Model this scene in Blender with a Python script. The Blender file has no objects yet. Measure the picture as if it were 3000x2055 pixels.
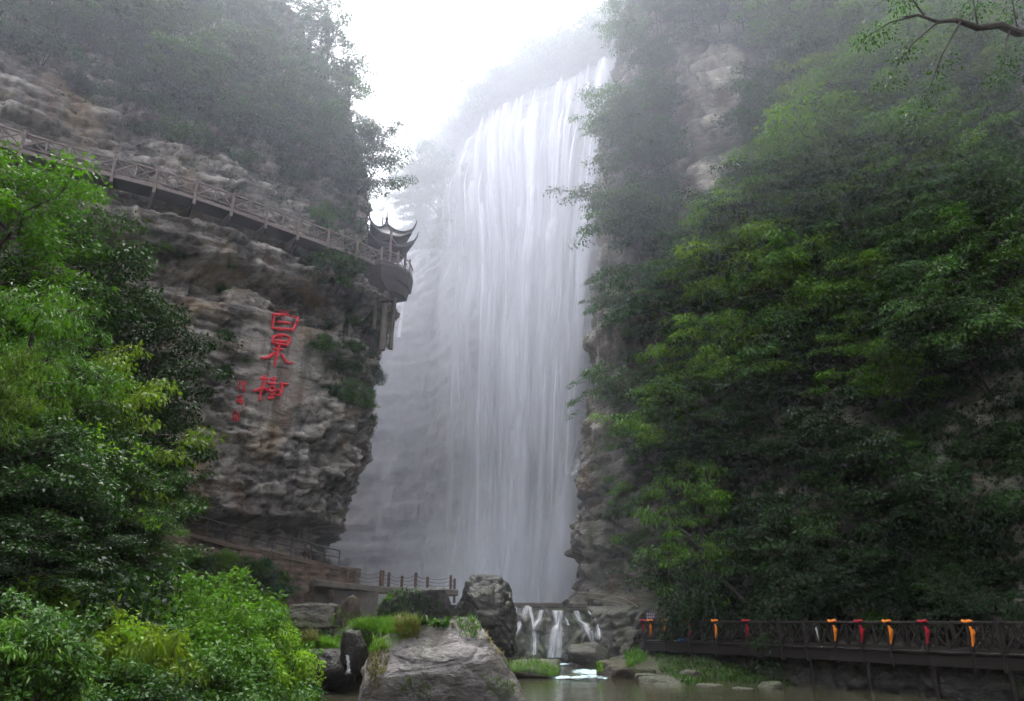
import bpy, math, random
import numpy as np
from mathutils import Vector, Matrix
from mathutils.bvhtree import BVHTree
R = math.radians
SC = bpy.context.scene
COL = SC.collection

# ------------------------------------------------------------------ camera, sky, sun, exposure
W_, H_, F_ = 1024.0, 701.0, 738.0
PITCH = R(20.0); CAMZ = 3.0
SP, CP = math.sin(PITCH), math.cos(PITCH)
cd = bpy.data.cameras.new('camera'); cam = bpy.data.objects.new('camera', cd); COL.objects.link(cam)
cd.sensor_width = 36.0; cd.lens = 36.0 * F_ / W_; cd.clip_start = 0.1; cd.clip_end = 5000
cam.location = (0, 0, CAMZ); cam.rotation_euler = (R(90) + PITCH, 0, 0)
SC.camera = cam

SUN_EL, SUN_AZ = R(64), R(-8)          # azimuth measured from +Y towards +X: light comes from over the falls
world = bpy.data.worlds.new('World'); SC.world = world; world.use_nodes = True
wn = world.node_tree; bg = wn.nodes['Background']
sky = wn.nodes.new('ShaderNodeTexSky'); sky.sky_type = 'NISHITA'; sky.sun_disc = False
sky.sun_elevation = SUN_EL; sky.sun_rotation = SUN_AZ
sky.air_density = 1.0; sky.dust_density = 6.0; sky.ozone_density = 1.0
hs = wn.nodes.new('ShaderNodeHueSaturation'); hs.inputs['Saturation'].default_value = 0.22   # overcast: grey-white sky
wn.links.new(sky.outputs[0], hs.inputs['Color']); wn.links.new(hs.outputs[0], bg.inputs['Color'])
bg.inputs['Strength'].default_value = 0.15

sd = bpy.data.lights.new('sun', 'SUN'); sun = bpy.data.objects.new('sun', sd); COL.objects.link(sun)
sd.energy = 1.5; sd.angle = R(20); sd.color = (1.0, 0.975, 0.94)
sv = Vector((math.sin(SUN_AZ) * math.cos(SUN_EL), math.cos(SUN_AZ) * math.cos(SUN_EL), math.sin(SUN_EL)))
sun.rotation_euler = sv.to_track_quat('Z', 'Y').to_euler()

SC.render.engine = 'CYCLES'
SC.view_settings.view_transform = 'Standard'; SC.view_settings.look = 'None'
SC.view_settings.exposure = 2.5; SC.view_settings.gamma = 1.0
SC.view_settings.use_curve_mapping = False
cy = SC.cycles
cy.use_denoising = True; cy.max_bounces = 6; cy.diffuse_bounces = 3; cy.glossy_bounces = 2
cy.transmission_bounces = 3; cy.transparent_max_bounces = 24; cy.volume_bounces = 2
cy.caustics_reflective = False; cy.caustics_refractive = False
cy.sample_clamp_indirect = 4.0
cy.use_adaptive_sampling = True; cy.adaptive_threshold = 0.04; cy.adaptive_min_samples = 16

HAZE_DENSITY = 0.0002

# ------------------------------------------------------------------ helpers: pixels, noise
def ray(px, py):
    xc = (px - 512) / F_; yc = (350.5 - py) / F_
    return (xc, CP - yc * SP, SP + yc * CP)
def at(px, py, Y):
    d = ray(px, py); t = Y / d[1]
    return Vector((d[0] * t, Y, CAMZ + d[2] * t))
def project(P):
    P = np.asarray(P, float); x = P[..., 0]; y = P[..., 1]; z = P[..., 2] - CAMZ
    D = y * CP + z * SP; D = np.where(D < 0.5, 0.5, D)
    return 512 + F_ * x / D, 350.5 - F_ * (z * CP - y * SP) / D, D

def hsh(*a, seed=0):
    h = np.full(np.broadcast(*a).shape, (seed * 2654435761 + 12345) & 0xffffffff, dtype=np.uint64)
    for i, v in enumerate(a):
        h ^= (np.asarray(v).astype(np.int64).astype(np.uint64) & np.uint64(0xffffffff)) * np.uint64((374761393, 668265263, 2246822519)[i])
        h &= np.uint64(0xffffffff)
        h = ((h ^ (h >> np.uint64(15))) * np.uint64(2246822519)) & np.uint64(0xffffffff)
        h = ((h ^ (h >> np.uint64(13))) * np.uint64(3266489917)) & np.uint64(0xffffffff)
    h ^= h >> np.uint64(16)
    return h.astype(np.float64) / 4294967295.0
def vnoise(x, y, z, seed=0):
    xi, yi, zi = np.floor(x), np.floor(y), np.floor(z)
    fx, fy, fz = x - xi, y - yi, z - zi
    ux, uy, uz = fx * fx * (3 - 2 * fx), fy * fy * (3 - 2 * fy), fz * fz * (3 - 2 * fz)
    def c(a, b, d): return hsh(xi + a, yi + b, zi + d, seed=seed)
    x00 = c(0,0,0) * (1-ux) + c(1,0,0) * ux; x10 = c(0,1,0) * (1-ux) + c(1,1,0) * ux
    x01 = c(0,0,1) * (1-ux) + c(1,0,1) * ux; x11 = c(0,1,1) * (1-ux) + c(1,1,1) * ux
    return ((x00 * (1-uy) + x10 * uy) * (1-uz) + (x01 * (1-uy) + x11 * uy) * uz) * 2 - 1
def fbm(x, y, z, seed=0, oct=4, gain=0.5):
    x, y, z = np.broadcast_arrays(np.asarray(x, float), np.asarray(y, float), np.asarray(z, float))
    s = 0; a = 1.0; f = 1.0; t = 0
    for o in range(oct):
        s = s + a * vnoise(x * f + 17.3 * o, y * f - 9.1 * o, z * f + 4.7 * o, seed + o); t += a; a *= gain; f *= 2.03
    return s / t
def worley(x, y, z, seed=0):
    """angular blocks: returns a random value for each cell and the distance to the nearest joint"""
    xi, yi, zi = np.floor(x), np.floor(y), np.floor(z); f1 = np.full(x.shape, 9.0); f2 = f1.copy(); val = np.zeros(x.shape)
    for a in (-1, 0, 1):
        for b in (-1, 0, 1):
            for c in (-1, 0, 1):
                p, q, r = xi+a, yi+b, zi+c; h1 = hsh(p, q, r, seed=seed)
                h2 = (h1*7919.17) % 1.0; h3 = (h1*104729.31) % 1.0
                d = np.sqrt((p+h1-x)**2 + (q+h2-y)**2 + (r+h3-z)**2)
                n = d < f1; f2 = np.where(n, f1, np.minimum(f2, d)); val = np.where(n, (h1*3571.7) % 1.0, val); f1 = np.where(n, d, f1)
    return val, f2-f1
def blocks(x, y, z, seed, amp, crack):
    v, e = worley(x, y, z, seed); return amp*(v-0.5) - crack*np.exp(-(e/0.10)**2)
def sstep(a, b, x):
    t = np.clip((x - a) / (b - a), 0, 1); return t * t * (3 - 2 * t)
def in_poly(px, py, poly):
    px = np.asarray(px); py = np.asarray(py); ins = np.zeros(px.shape, bool); n = len(poly); j = n - 1
    for i in range(n):
        xi, yi = poly[i]; xj, yj = poly[j]
        c = ((yi > py) != (yj > py)) & (px < (xj - xi) * (py - yi) / ((yj - yi) + 1e-9) + xi)
        ins ^= c; j = i
    return ins

# ------------------------------------------------------------------ helpers: meshes, objects
def raw_mesh(name, V, loops, starts, mat, attrs=None, smooth=False, uv=None):
    m = bpy.data.meshes.new(name); V = np.ascontiguousarray(V, dtype=np.float32)
    m.vertices.add(len(V)); m.vertices.foreach_set('co', V.ravel())
    m.loops.add(len(loops)); m.loops.foreach_set('vertex_index', np.asarray(loops, dtype=np.int32))
    m.polygons.add(len(starts)); m.polygons.foreach_set('loop_start', np.asarray(starts, dtype=np.int32))
    if smooth: m.polygons.foreach_set('use_smooth', np.ones(len(starts), bool))
    for k, v in (attrs or {}).items():
        a = m.attributes.new(k, 'FLOAT', 'POINT'); a.data.foreach_set('value', np.asarray(v, dtype=np.float32))
    if uv is not None:
        l = m.uv_layers.new(name='UVMap'); l.data.foreach_set('uv', np.asarray(uv, dtype=np.float32)[np.asarray(loops)].ravel())
    m.update(calc_edges=True)
    if mat is not None: m.materials.append(mat)
    return m
def grid_mesh(name, P, mat, smooth=False, uv=None, attrs=None):
    nu, nv = P.shape[:2]; idx = np.arange(nu * nv).reshape(nu, nv)
    q = np.stack([idx[:-1, :-1], idx[1:, :-1], idx[1:, 1:], idx[:-1, 1:]], -1).reshape(-1, 4)
    return raw_mesh(name, P.reshape(-1, 3), q.ravel(), np.arange(len(q)) * 4, mat, smooth=smooth,
                    uv=None if uv is None else uv.reshape(-1, 2), attrs=attrs)
def link(name, mesh, parent=None, loc=None):
    o = bpy.data.objects.new(name, mesh); COL.objects.link(o)
    if parent is not None: o.parent = parent
    if loc is not None: o.location = loc
    return o
def tag(o, label=None, cat=None, group=None, kind=None):
    if label: o['label'] = label
    if cat: o['category'] = cat
    if group: o['group'] = group
    if kind: o['kind'] = kind
    return o
def thing(name, loc, label=None, cat=None, group=None, kind=None, rz=0):
    o = bpy.data.objects.new(name, None); COL.objects.link(o); o.location = loc; o.rotation_euler = (0, 0, rz)
    o.empty_display_size = 0.3
    return tag(o, label, cat, group, kind)
class MB:
    def __init__(s): s.v = []; s.f = []
    def add(s, vs, fs):
        b = len(s.v); s.v += [tuple(x) for x in vs]; s.f += [tuple(b + i for i in f) for f in fs]; return s
    def beam(s, p0, p1, w, h=None, up=(0, 0, 1)):
        h = h or w; p0 = Vector(p0); p1 = Vector(p1); d = (p1 - p0).normalized(); u = Vector(up)
        if abs(d.dot(u)) > 0.97: u = Vector((0, 1, 0)) if abs(d.y) < 0.9 else Vector((1, 0, 0))
        a = d.cross(u).normalized(); b = a.cross(d).normalized(); c = min(w, h) * 0.14
        vs = []
        for p in (p0, p1):
            for sa, sb in ((-1,-1),(1,-1),(1,1),(-1,1)):
                vs.append(p + a * sa * (w/2 - c) + b * sb * h/2); vs.append(p + a * sa * w/2 + b * sb * (h/2 - c))
        o = [0,2,3,5,4,6,7,1]
        fs = [tuple(o[::-1]), tuple(8 + i for i in o)]
        for i in range(8):
            j = (i + 1) % 8; fs.append((o[i], o[j], 8 + o[j], 8 + o[i]))
        return s.add(vs, fs)
    def box(s, c, sz, rz=0):
        cx, cy_, cz = c; hx, hy, hz = sz[0]/2, sz[1]/2, sz[2]/2; ca, sa = math.cos(rz), math.sin(rz); vs = []
        for z in (-hz, hz):
            for x, y in ((-hx,-hy),(hx,-hy),(hx,hy),(-hx,hy)):
                vs.append((cx + x*ca - y*sa, cy_ + x*sa + y*ca, cz + z))
        return s.add(vs, [(3,2,1,0),(4,5,6,7),(0,1,5,4),(1,2,6,5),(2,3,7,6),(3,0,4,7)])
    def tube(s, pts, rad, n=6):
        pts = [Vector(p) for p in pts]; rings = []; prev = None
        for i, p in enumerate(pts):
            d = (pts[min(i+1, len(pts)-1)] - pts[max(i-1, 0)])
            d = d.normalized() if d.length > 1e-6 else Vector((0,0,1))
            u = prev if prev is not None else (Vector((1,0,0)) if abs(d.x) < 0.8 else Vector((0,1,0)))
            a = (u - d * u.dot(d)).normalized(); b = d.cross(a); prev = a
            r = rad[i] if hasattr(rad, '__len__') else rad
            rings.append([p + a * r * math.cos(2*math.pi*k/n) + b * r * math.sin(2*math.pi*k/n) for k in range(n)])
        vs = [v for r in rings for v in r]; fs = []
        for i in range(len(pts) - 1):
            for k in range(n):
                k2 = (k + 1) % n; fs.append((i*n+k, i*n+k2, (i+1)*n+k2, (i+1)*n+k))
        fs.append(tuple(range(n))[::-1]); fs.append(tuple((len(pts)-1)*n + k for k in range(n)))
        return s.add(vs, fs)
    def mesh(s, name, mat, off=(0,0,0)):
        m = bpy.data.meshes.new(name)
        m.from_pydata([(v[0]-off[0], v[1]-off[1], v[2]-off[2]) for v in s.v], [], s.f); m.update()
        if mat: m.materials.append(mat)
        return m
    def build(s, name, mat, parent=None):
        off = parent.location if parent is not None else (0,0,0)
        if parent is not None and parent.parent is not None: off = Vector(off) + parent.parent.location
        return link(name, s.mesh(name, mat, off), parent)

# ------------------------------------------------------------------ materials
def new_mat(name):
    m = bpy.data.materials.new(name); m.use_nodes = True; n = m.node_tree
    for x in list(n.nodes): n.nodes.remove(x)
    out = n.nodes.new('ShaderNodeOutputMaterial'); return m, n, out
def nd(n, t, **kw):
    x = n.nodes.new(t)
    for k, v in kw.items():
        if k.startswith('i_'):
            key = k[2:].replace('_', ' ')
            x.inputs[key].default_value = v
        else: setattr(x, k, v)
    return x
def ramp(n, fac, stops, interp='LINEAR'):
    r = n.nodes.new('ShaderNodeValToRGB'); r.color_ramp.interpolation = interp
    e = r.color_ramp.elements
    while len(e) < len(stops): e.new(0.5)
    for i, (p, c) in enumerate(stops):
        e[i].position = p; e[i].color = (c[0], c[1], c[2], 1) if hasattr(c, '__len__') else (c, c, c, 1)
    n.links.new(fac, r.inputs[0]); return r.outputs[0]
def mixc(n, fac, a, b, mode='MIX'):
    m = n.nodes.new('ShaderNodeMix'); m.data_type = 'RGBA'; m.blend_type = mode
    L = n.links
    if isinstance(fac, (int, float)): m.inputs[0].default_value = fac
    else: L.new(fac, m.inputs[0])
    for i, v in ((6, a), (7, b)):
        if isinstance(v, tuple): m.inputs[i].default_value = (*v, 1)
        else: L.new(v, m.inputs[i])
    return m.outputs[2]
def mth(n, op, a, b=None, clamp=False):
    m = n.nodes.new('ShaderNodeMath'); m.operation = op; m.use_clamp = clamp
    for i, v in ((0, a), (1, b)):
        if v is None: continue
        if isinstance(v, (int, float)): m.inputs[i].default_value = v
        else: n.links.new(v, m.inputs[i])
    return m.outputs[0]
def noise(n, vec, scale, detail=5, rough=0.6, dist=0.0):
    x = n.nodes.new('ShaderNodeTexNoise'); x.inputs['Scale'].default_value = scale
    x.inputs['Detail'].default_value = detail; x.inputs['Roughness'].default_value = rough
    x.inputs['Distortion'].default_value = dist
    if vec is not None: n.links.new(vec, x.inputs['Vector'])
    return x.outputs['Fac']
def mapping(n, vec, scale=(1,1,1), loc=(0,0,0)):
    x = n.nodes.new('ShaderNodeMapping'); x.inputs['Scale'].default_value = scale; x.inputs['Location'].default_value = loc
    n.links.new(vec, x.inputs['Vector']); return x.outputs[0]

def rock_mat(name, light, mid, dark, moss=0.3, stain=0.5, scale=1.0, rough=0.62, ochre=0.0, mosscol=(0.038, 0.055, 0.012), tone=False):
    m, n, out = new_mat(name); L = n.links
    geo = n.nodes.new('ShaderNodeNewGeometry'); pos = geo.outputs['Position']
    big = noise(n, mapping(n, pos, (0.12*scale, 0.12*scale, 0.3*scale)), 1.0, 4, 0.55)
    med = noise(n, mapping(n, pos, (0.7*scale, 0.7*scale, 1.6*scale)), 1.0, 6, 0.65, 0.4)
    fine = noise(n, mapping(n, pos, (3.5*scale, 3.5*scale, 6*scale)), 1.0, 5, 0.7)
    f = mth(n, 'ADD', mth(n, 'MULTIPLY', big, 0.35), mth(n, 'ADD', mth(n, 'MULTIPLY', med, 0.45), mth(n, 'MULTIPLY', fine, 0.2)))
    c = ramp(n, f, [(0.40, dark), (0.47, mid), (0.54, mid), (0.62, light)])
    if tone:                                            # every block of the face has its own shade
        ta = nd(n, 'ShaderNodeAttribute', attribute_name='tone')
        tv = n.nodes.new('ShaderNodeCombineColor')
        for k_ in range(3): L.new(ta.outputs['Fac'], tv.inputs[k_])
        c = mixc(n, 1.0, c, tv.outputs[0], 'MULTIPLY')
    # dark seepage streaks running down the face
    st = noise(n, mapping(n, pos, (0.9*scale, 0.9*scale, 0.07*scale)), 1.0, 4, 0.6)
    stm = ramp(n, st, [(0.5, 0.0), (0.64, 1.0)])
    c = mixc(n, mth(n, 'MULTIPLY', stm, stain), c, tuple(x * 0.45 for x in dark))
    if ochre > 0:
        oc = noise(n, mapping(n, pos, (0.22, 0.22, 0.12), (3, 1, 7)), 1.0, 4, 0.6)
        c = mixc(n, mth(n, 'MULTIPLY', ramp(n, oc, [(0.54, 0.0), (0.66, 1.0)]), ochre), c, (0.26, 0.17, 0.065))
        rd = noise(n, mapping(n, pos, (0.5, 0.5, 0.3), (13, 5, 2)), 1.0, 4, 0.6)
        c = mixc(n, mth(n, 'MULTIPLY', ramp(n, rd, [(0.55, 0.0), (0.68, 1.0)]), ochre * 0.8), c, (0.20, 0.11, 0.075))
    if moss > 0:
        sx = n.nodes.new('ShaderNodeSeparateXYZ'); L.new(geo.outputs['Normal'], sx.inputs[0])
        mn = noise(n, mapping(n, pos, (0.35, 0.35, 0.35), (9, 4, 1)), 1.0, 6, 0.65)
        mf = mth(n, 'ADD', mn, mth(n, 'MULTIPLY', sx.outputs['Z'], 0.16))
        mm = ramp(n, mf, [(0.62 - 0.16 * moss, 0.0), (0.74 - 0.16 * moss, 1.0)])
        mv = noise(n, pos, 5.0, 3, 0.6)
        c = mixc(n, mth(n, 'MULTIPLY', mm, min(1.0, moss * 1.6)), c, mixc(n, mv, tuple(x*0.5 for x in mosscol), tuple(x*1.5 for x in mosscol)))
    b = nd(n, 'ShaderNodeBsdfPrincipled'); L.new(c, b.inputs['Base Color'])
    rr = ramp(n, fine, [(0.3, rough - 0.18), (0.7, rough + 0.2)]); L.new(rr, b.inputs['Roughness'])
    b.inputs['Specular IOR Level'].default_value = 0.4
    bp = nd(n, 'ShaderNodeBump'); bp.inputs['Strength'].default_value = 1.0; bp.inputs['Distance'].default_value = 0.35 / scale
    bh = mth(n, 'ADD', mth(n, 'MULTIPLY', med, 0.7), mth(n, 'MULTIPLY', fine, 0.5)); L.new(bh, bp.inputs['Height'])
    L.new(bp.outputs[0], b.inputs['Normal']); L.new(b.outputs[0], out.inputs[0]); return m

def leaf_mat(name, c0, c1, c2, trans=0.35, rough=0.5):
    """three leaf colours: each leaf has its own shade, each plant its own bias"""
    m, n, out = new_mat(name); L = n.links
    a = nd(n, 'ShaderNodeAttribute', attribute_name='tint'); oi = n.nodes.new('ShaderNodeObjectInfo')
    f = mth(n, 'ADD', mth(n, 'MULTIPLY', a.outputs['Fac'], 0.45), mth(n, 'MULTIPLY', oi.outputs['Random'], 0.55))
    c = ramp(n, f, [(0.12, c0), (0.5, c1), (0.92, c2)])
    b = nd(n, 'ShaderNodeBsdfPrincipled'); L.new(c, b.inputs['Base Color']); b.inputs['Roughness'].default_value = rough
    b.inputs['Specular IOR Level'].default_value = 0.18
    t = nd(n, 'ShaderNodeBsdfTranslucent')
    L.new(mixc(n, 1.0, c, (1.35, 1.45, 0.7), 'MULTIPLY'), t.inputs['Color'])
    mx = n.nodes.new('ShaderNodeMixShader'); mx.inputs[0].default_value = trans
    L.new(b.outputs[0], mx.inputs[1]); L.new(t.outputs[0], mx.inputs[2]); L.new(mx.outputs[0], out.inputs[0]); return m

def plain_mat(name, col, var=0.3, rough=0.7, scale=6.0, stretch=(1,1,1), col2=None, bump=0.3, spec=0.35):
    m, n, out = new_mat(name); L = n.links
    geo = n.nodes.new('ShaderNodeNewGeometry')
    f = noise(n, mapping(n, geo.outputs['Position'], stretch), scale, 6, 0.65)
    col2 = col2 or tuple(x * (1 - var) for x in col)
    c = ramp(n, f, [(0.3, col2), (0.7, col)])
    b = nd(n, 'ShaderNodeBsdfPrincipled'); L.new(c, b.inputs['Base Color']); b.inputs['Roughness'].default_value = rough
    b.inputs['Specular IOR Level'].default_value = spec
    bp = nd(n, 'ShaderNodeBump'); bp.inputs['Strength'].default_value = bump; bp.inputs['Distance'].default_value = 0.03
    L.new(f, bp.inputs['Height']); L.new(bp.outputs[0], b.inputs['Normal'])
    L.new(b.outputs[0], out.inputs[0]); return m

M = {}
M['rock_warm'] = rock_mat('cliff_limestone', (0.64, 0.59, 0.53), (0.315, 0.285, 0.255), (0.085, 0.080, 0.080), moss=0.06, stain=0.8, ochre=0.6, tone=True)
M['rock_right'] = rock_mat('mossy_cliff', (0.46, 0.42, 0.36), (0.17, 0.155, 0.13), (0.05, 0.047, 0.042), moss=0.42, stain=0.4, ochre=0.35, tone=True)
M['rock_fall'] = rock_mat('wet_cliff', (0.17, 0.155, 0.145), (0.105, 0.097, 0.092), (0.055, 0.053, 0.053), moss=0.25, stain=0.6, ochre=0.2, rough=0.4)
M['boulder'] = rock_mat('boulder_rock', (0.31, 0.285, 0.28), (0.185, 0.168, 0.162), (0.065, 0.058, 0.052), moss=0.22, stain=0.1, scale=1.6, rough=0.38, ochre=0.15)
M['dark_rock'] = rock_mat('dark_wet_rock', (0.052, 0.048, 0.041), (0.023, 0.021, 0.018), (0.009, 0.0085, 0.008), moss=0.4, stain=0.3, scale=1.6, rough=0.4)
M['bank'] = rock_mat('bank_earth', (0.11, 0.085, 0.062), (0.05, 0.040, 0.030), (0.022, 0.018, 0.014), moss=0.35, stain=0.0, scale=2.0, rough=0.8)
M['weir_rock'] = rock_mat('weir_rock', (0.16, 0.14, 0.115), (0.075, 0.068, 0.055), (0.028, 0.026, 0.022), moss=0.45, stain=0.25, scale=1.8, rough=0.42)
M['retaining'] = rock_mat('brown_masonry', (0.20, 0.135, 0.095), (0.115, 0.078, 0.055), (0.05, 0.036, 0.028), moss=0.2, stain=0.5, scale=2.2, rough=0.75)
M['concrete'] = plain_mat('old_concrete', (0.15, 0.128, 0.105), 0.6, 0.85, 2.2)
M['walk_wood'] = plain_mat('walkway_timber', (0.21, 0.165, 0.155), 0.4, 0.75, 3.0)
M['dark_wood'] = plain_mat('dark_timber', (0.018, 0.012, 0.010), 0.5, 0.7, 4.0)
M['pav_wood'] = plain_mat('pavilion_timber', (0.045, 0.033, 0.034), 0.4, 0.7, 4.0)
M['roof_tile'] = plain_mat('roof_tile', (0.06, 0.06, 0.07), 0.4, 0.6, 8.0)
M['rail_metal'] = plain_mat('dark_rail', (0.06, 0.05, 0.044), 0.4, 0.6, 6.0)
M['post_wood'] = plain_mat('chain_post', (0.12, 0.075, 0.055), 0.6, 0.7, 5.0)
M['chain'] = plain_mat('chain_iron', (0.06, 0.055, 0.055), 0.3, 0.5, 9.0)
M['bamboo_rail'] = plain_mat('pale_pipe', (0.24, 0.20, 0.13), 0.4, 0.6, 5.0)
M['bark'] = plain_mat('bark', (0.06, 0.048, 0.04), 0.5, 0.85, 5.0, (1, 1, 0.3))
M['red_paint'] = plain_mat('red_paint', (0.78, 0.045, 0.065), 0.3, 0.6, 4.0)
M['orange_cloth'] = plain_mat('orange_cloth', (0.85, 0.24, 0.015), 0.15, 0.6, 6.0)
M['red_cloth'] = plain_mat('red_cloth', (0.42, 0.012, 0.025), 0.25, 0.6, 6.0)
M['blue_plastic'] = plain_mat('blue_plastic', (0.03, 0.22, 0.62), 0.2, 0.35, 6.0)
M['white_plastic'] = plain_mat('white_plastic', (0.6, 0.6, 0.58), 0.2, 0.5, 6.0)
M['sign_board'] = plain_mat('sign_board', (0.045, 0.03, 0.05), 0.2, 0.5, 4.0)
M['sign_ink'] = plain_mat('sign_ink', (0.50, 0.48, 0.60), 0.1, 0.5, 4.0)

M['lf_mid'] = leaf_mat('leaf_mid', (0.014, 0.042, 0.008), (0.030, 0.088, 0.012), (0.065, 0.150, 0.016))
M['lf_dark'] = leaf_mat('leaf_dark', (0.006, 0.019, 0.006), (0.013, 0.040, 0.008), (0.030, 0.075, 0.011), rough=0.48)  # dark leaves; deep shade low on the right wall is also put into them
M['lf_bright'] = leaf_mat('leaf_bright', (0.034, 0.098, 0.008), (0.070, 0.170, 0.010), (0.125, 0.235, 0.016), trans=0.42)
M['lf_yellow'] = leaf_mat('leaf_yellow', (0.050, 0.105, 0.007), (0.095, 0.168, 0.009), (0.165, 0.235, 0.018), trans=0.42)
M['lf_cool'] = leaf_mat('leaf_cool', (0.014, 0.048, 0.018), (0.028, 0.090, 0.028), (0.065, 0.145, 0.042), rough=0.48)
M['lf_lime'] = leaf_mat('leaf_lime', (0.060, 0.150, 0.006), (0.110, 0.230, 0.008), (0.185, 0.310, 0.014), trans=0.45)
M['grass'] = leaf_mat('grass_blade', (0.045, 0.13, 0.008), (0.085, 0.21, 0.010), (0.14, 0.27, 0.018), trans=0.4)
M['grass_dry'] = leaf_mat('grass_dry', (0.09, 0.09, 0.03), (0.15, 0.14, 0.05), (0.24, 0.21, 0.10), trans=0.35)

def water_mat():
    m, n, out = new_mat('pool_water'); L = n.links
    geo = n.nodes.new('ShaderNodeNewGeometry'); pos = geo.outputs['Position']
    r1 = noise(n, mapping(n, pos, (1.1, 2.6, 1)), 1.0, 4, 0.6); r2 = noise(n, mapping(n, pos, (4, 8, 1)), 1.0, 3, 0.5)
    b = nd(n, 'ShaderNodeBsdfPrincipled'); b.inputs['Roughness'].default_value = 0.07
    v = noise(n, mapping(n, pos, (0.15, 0.3, 1)), 1.0, 3, 0.5)
    L.new(ramp(n, v, [(0.3, (0.038, 0.038, 0.022)), (0.7, (0.055, 0.054, 0.032))]), b.inputs['Base Color'])
    bp = nd(n, 'ShaderNodeBump'); bp.inputs['Strength'].default_value = 0.28; bp.inputs['Distance'].default_value = 0.05
    L.new(mth(n, 'ADD', r1, mth(n, 'MULTIPLY', r2, 0.35)), bp.inputs['Height']); L.new(bp.outputs[0], b.inputs['Normal'])
    L.new(b.outputs[0], out.inputs[0]); return m
M['water'] = water_mat()

def fall_mat(name, density, streak=7.0, lo=0.36, hi=0.66, vs=0.5, edge=0.4):
    """falling water: white threads with gaps; u runs across the stream, v down it (metres)"""
    m, n, out = new_mat(name); L = n.links
    uv = n.nodes.new('ShaderNodeUVMap'); oi = n.nodes.new('ShaderNodeObjectInfo')
    sx = n.nodes.new('ShaderNodeSeparateXYZ'); L.new(uv.outputs[0], sx.inputs[0]); u, v = sx.outputs['X'], sx.outputs['Y']
    cb = n.nodes.new('ShaderNodeCombineXYZ'); L.new(mth(n, 'MULTIPLY', u, streak), cb.inputs[0])
    L.new(mth(n, 'MULTIPLY', v, 0.045 * vs), cb.inputs[1]); L.new(mth(n, 'MULTIPLY', oi.outputs['Random'], 90), cb.inputs[2])
    s1 = noise(n, cb.outputs[0], 1.0, 4, 0.55)
    st = ramp(n, s1, [(lo, 0.06), (hi, 1.0)])
    cb2 = n.nodes.new('ShaderNodeCombineXYZ'); L.new(mth(n, 'MULTIPLY', u, 1.6), cb2.inputs[0])
    L.new(mth(n, 'MULTIPLY', v, 0.03), cb2.inputs[1]); L.new(mth(n, 'MULTIPLY', oi.outputs['Random'], 40), cb2.inputs[2])
    s2 = ramp(n, noise(n, cb2.outputs[0], 1.0, 3, 0.5), [(0.3, 0.25), (0.65, 1.0)])
    e = mth(n, 'SUBTRACT', 1.0, mth(n, 'ABSOLUTE', mth(n, 'SUBTRACT', mth(n, 'MULTIPLY', u, 2.0), 1.0)))
    em = n.nodes.new('ShaderNodeMapRange'); em.interpolation_type = 'SMOOTHSTEP'; em.inputs['From Max'].default_value = edge * 2
    L.new(e, em.inputs['Value'])
    at_ = nd(n, 'ShaderNodeAttribute', attribute_name='cover')
    a = mth(n, 'MULTIPLY', mth(n, 'MULTIPLY', st, s2), mth(n, 'MULTIPLY', em.outputs[0], density))
    a = mth(n, 'MULTIPLY', a, at_.outputs['Fac'], True)
    d = nd(n, 'ShaderNodeBsdfDiffuse'); d.inputs['Color'].default_value = (0.90, 0.915, 0.95, 1)
    t = nd(n, 'ShaderNodeBsdfTranslucent'); t.inputs['Color'].default_value = (0.90, 0.915, 0.95, 1)
    ms = n.nodes.new('ShaderNodeMixShader'); ms.inputs[0].default_value = 0.45
    L.new(d.outputs[0], ms.inputs[1]); L.new(t.outputs[0], ms.inputs[2])
    tr = nd(n, 'ShaderNodeBsdfTransparent'); mx = n.nodes.new('ShaderNodeMixShader')
    L.new(a, mx.inputs[0]); L.new(tr.outputs[0], mx.inputs[1]); L.new(ms.outputs[0], mx.inputs[2])
    L.new(mx.outputs[0], out.inputs[0]); return m
M['fall'] = fall_mat('falling_water', 1.0, 1.5, 0.28, 0.62, 0.9, 0.5)
M['veil'] = fall_mat('falling_water_veil', 0.8, 13.0, 0.36, 0.64, 0.5, 0.06)
M['plume'] = fall_mat('splash_water', 0.55, 3.0, 0.2, 0.7, 3.0, 0.5)
M['cascade'] = fall_mat('cascade_water', 1.45, 5.0, 0.28, 0.62, 16.0, 0.42)
M['foam'] = plain_mat('foam', (0.75, 0.77, 0.78), 0.3, 0.6, 5.0)

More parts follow.
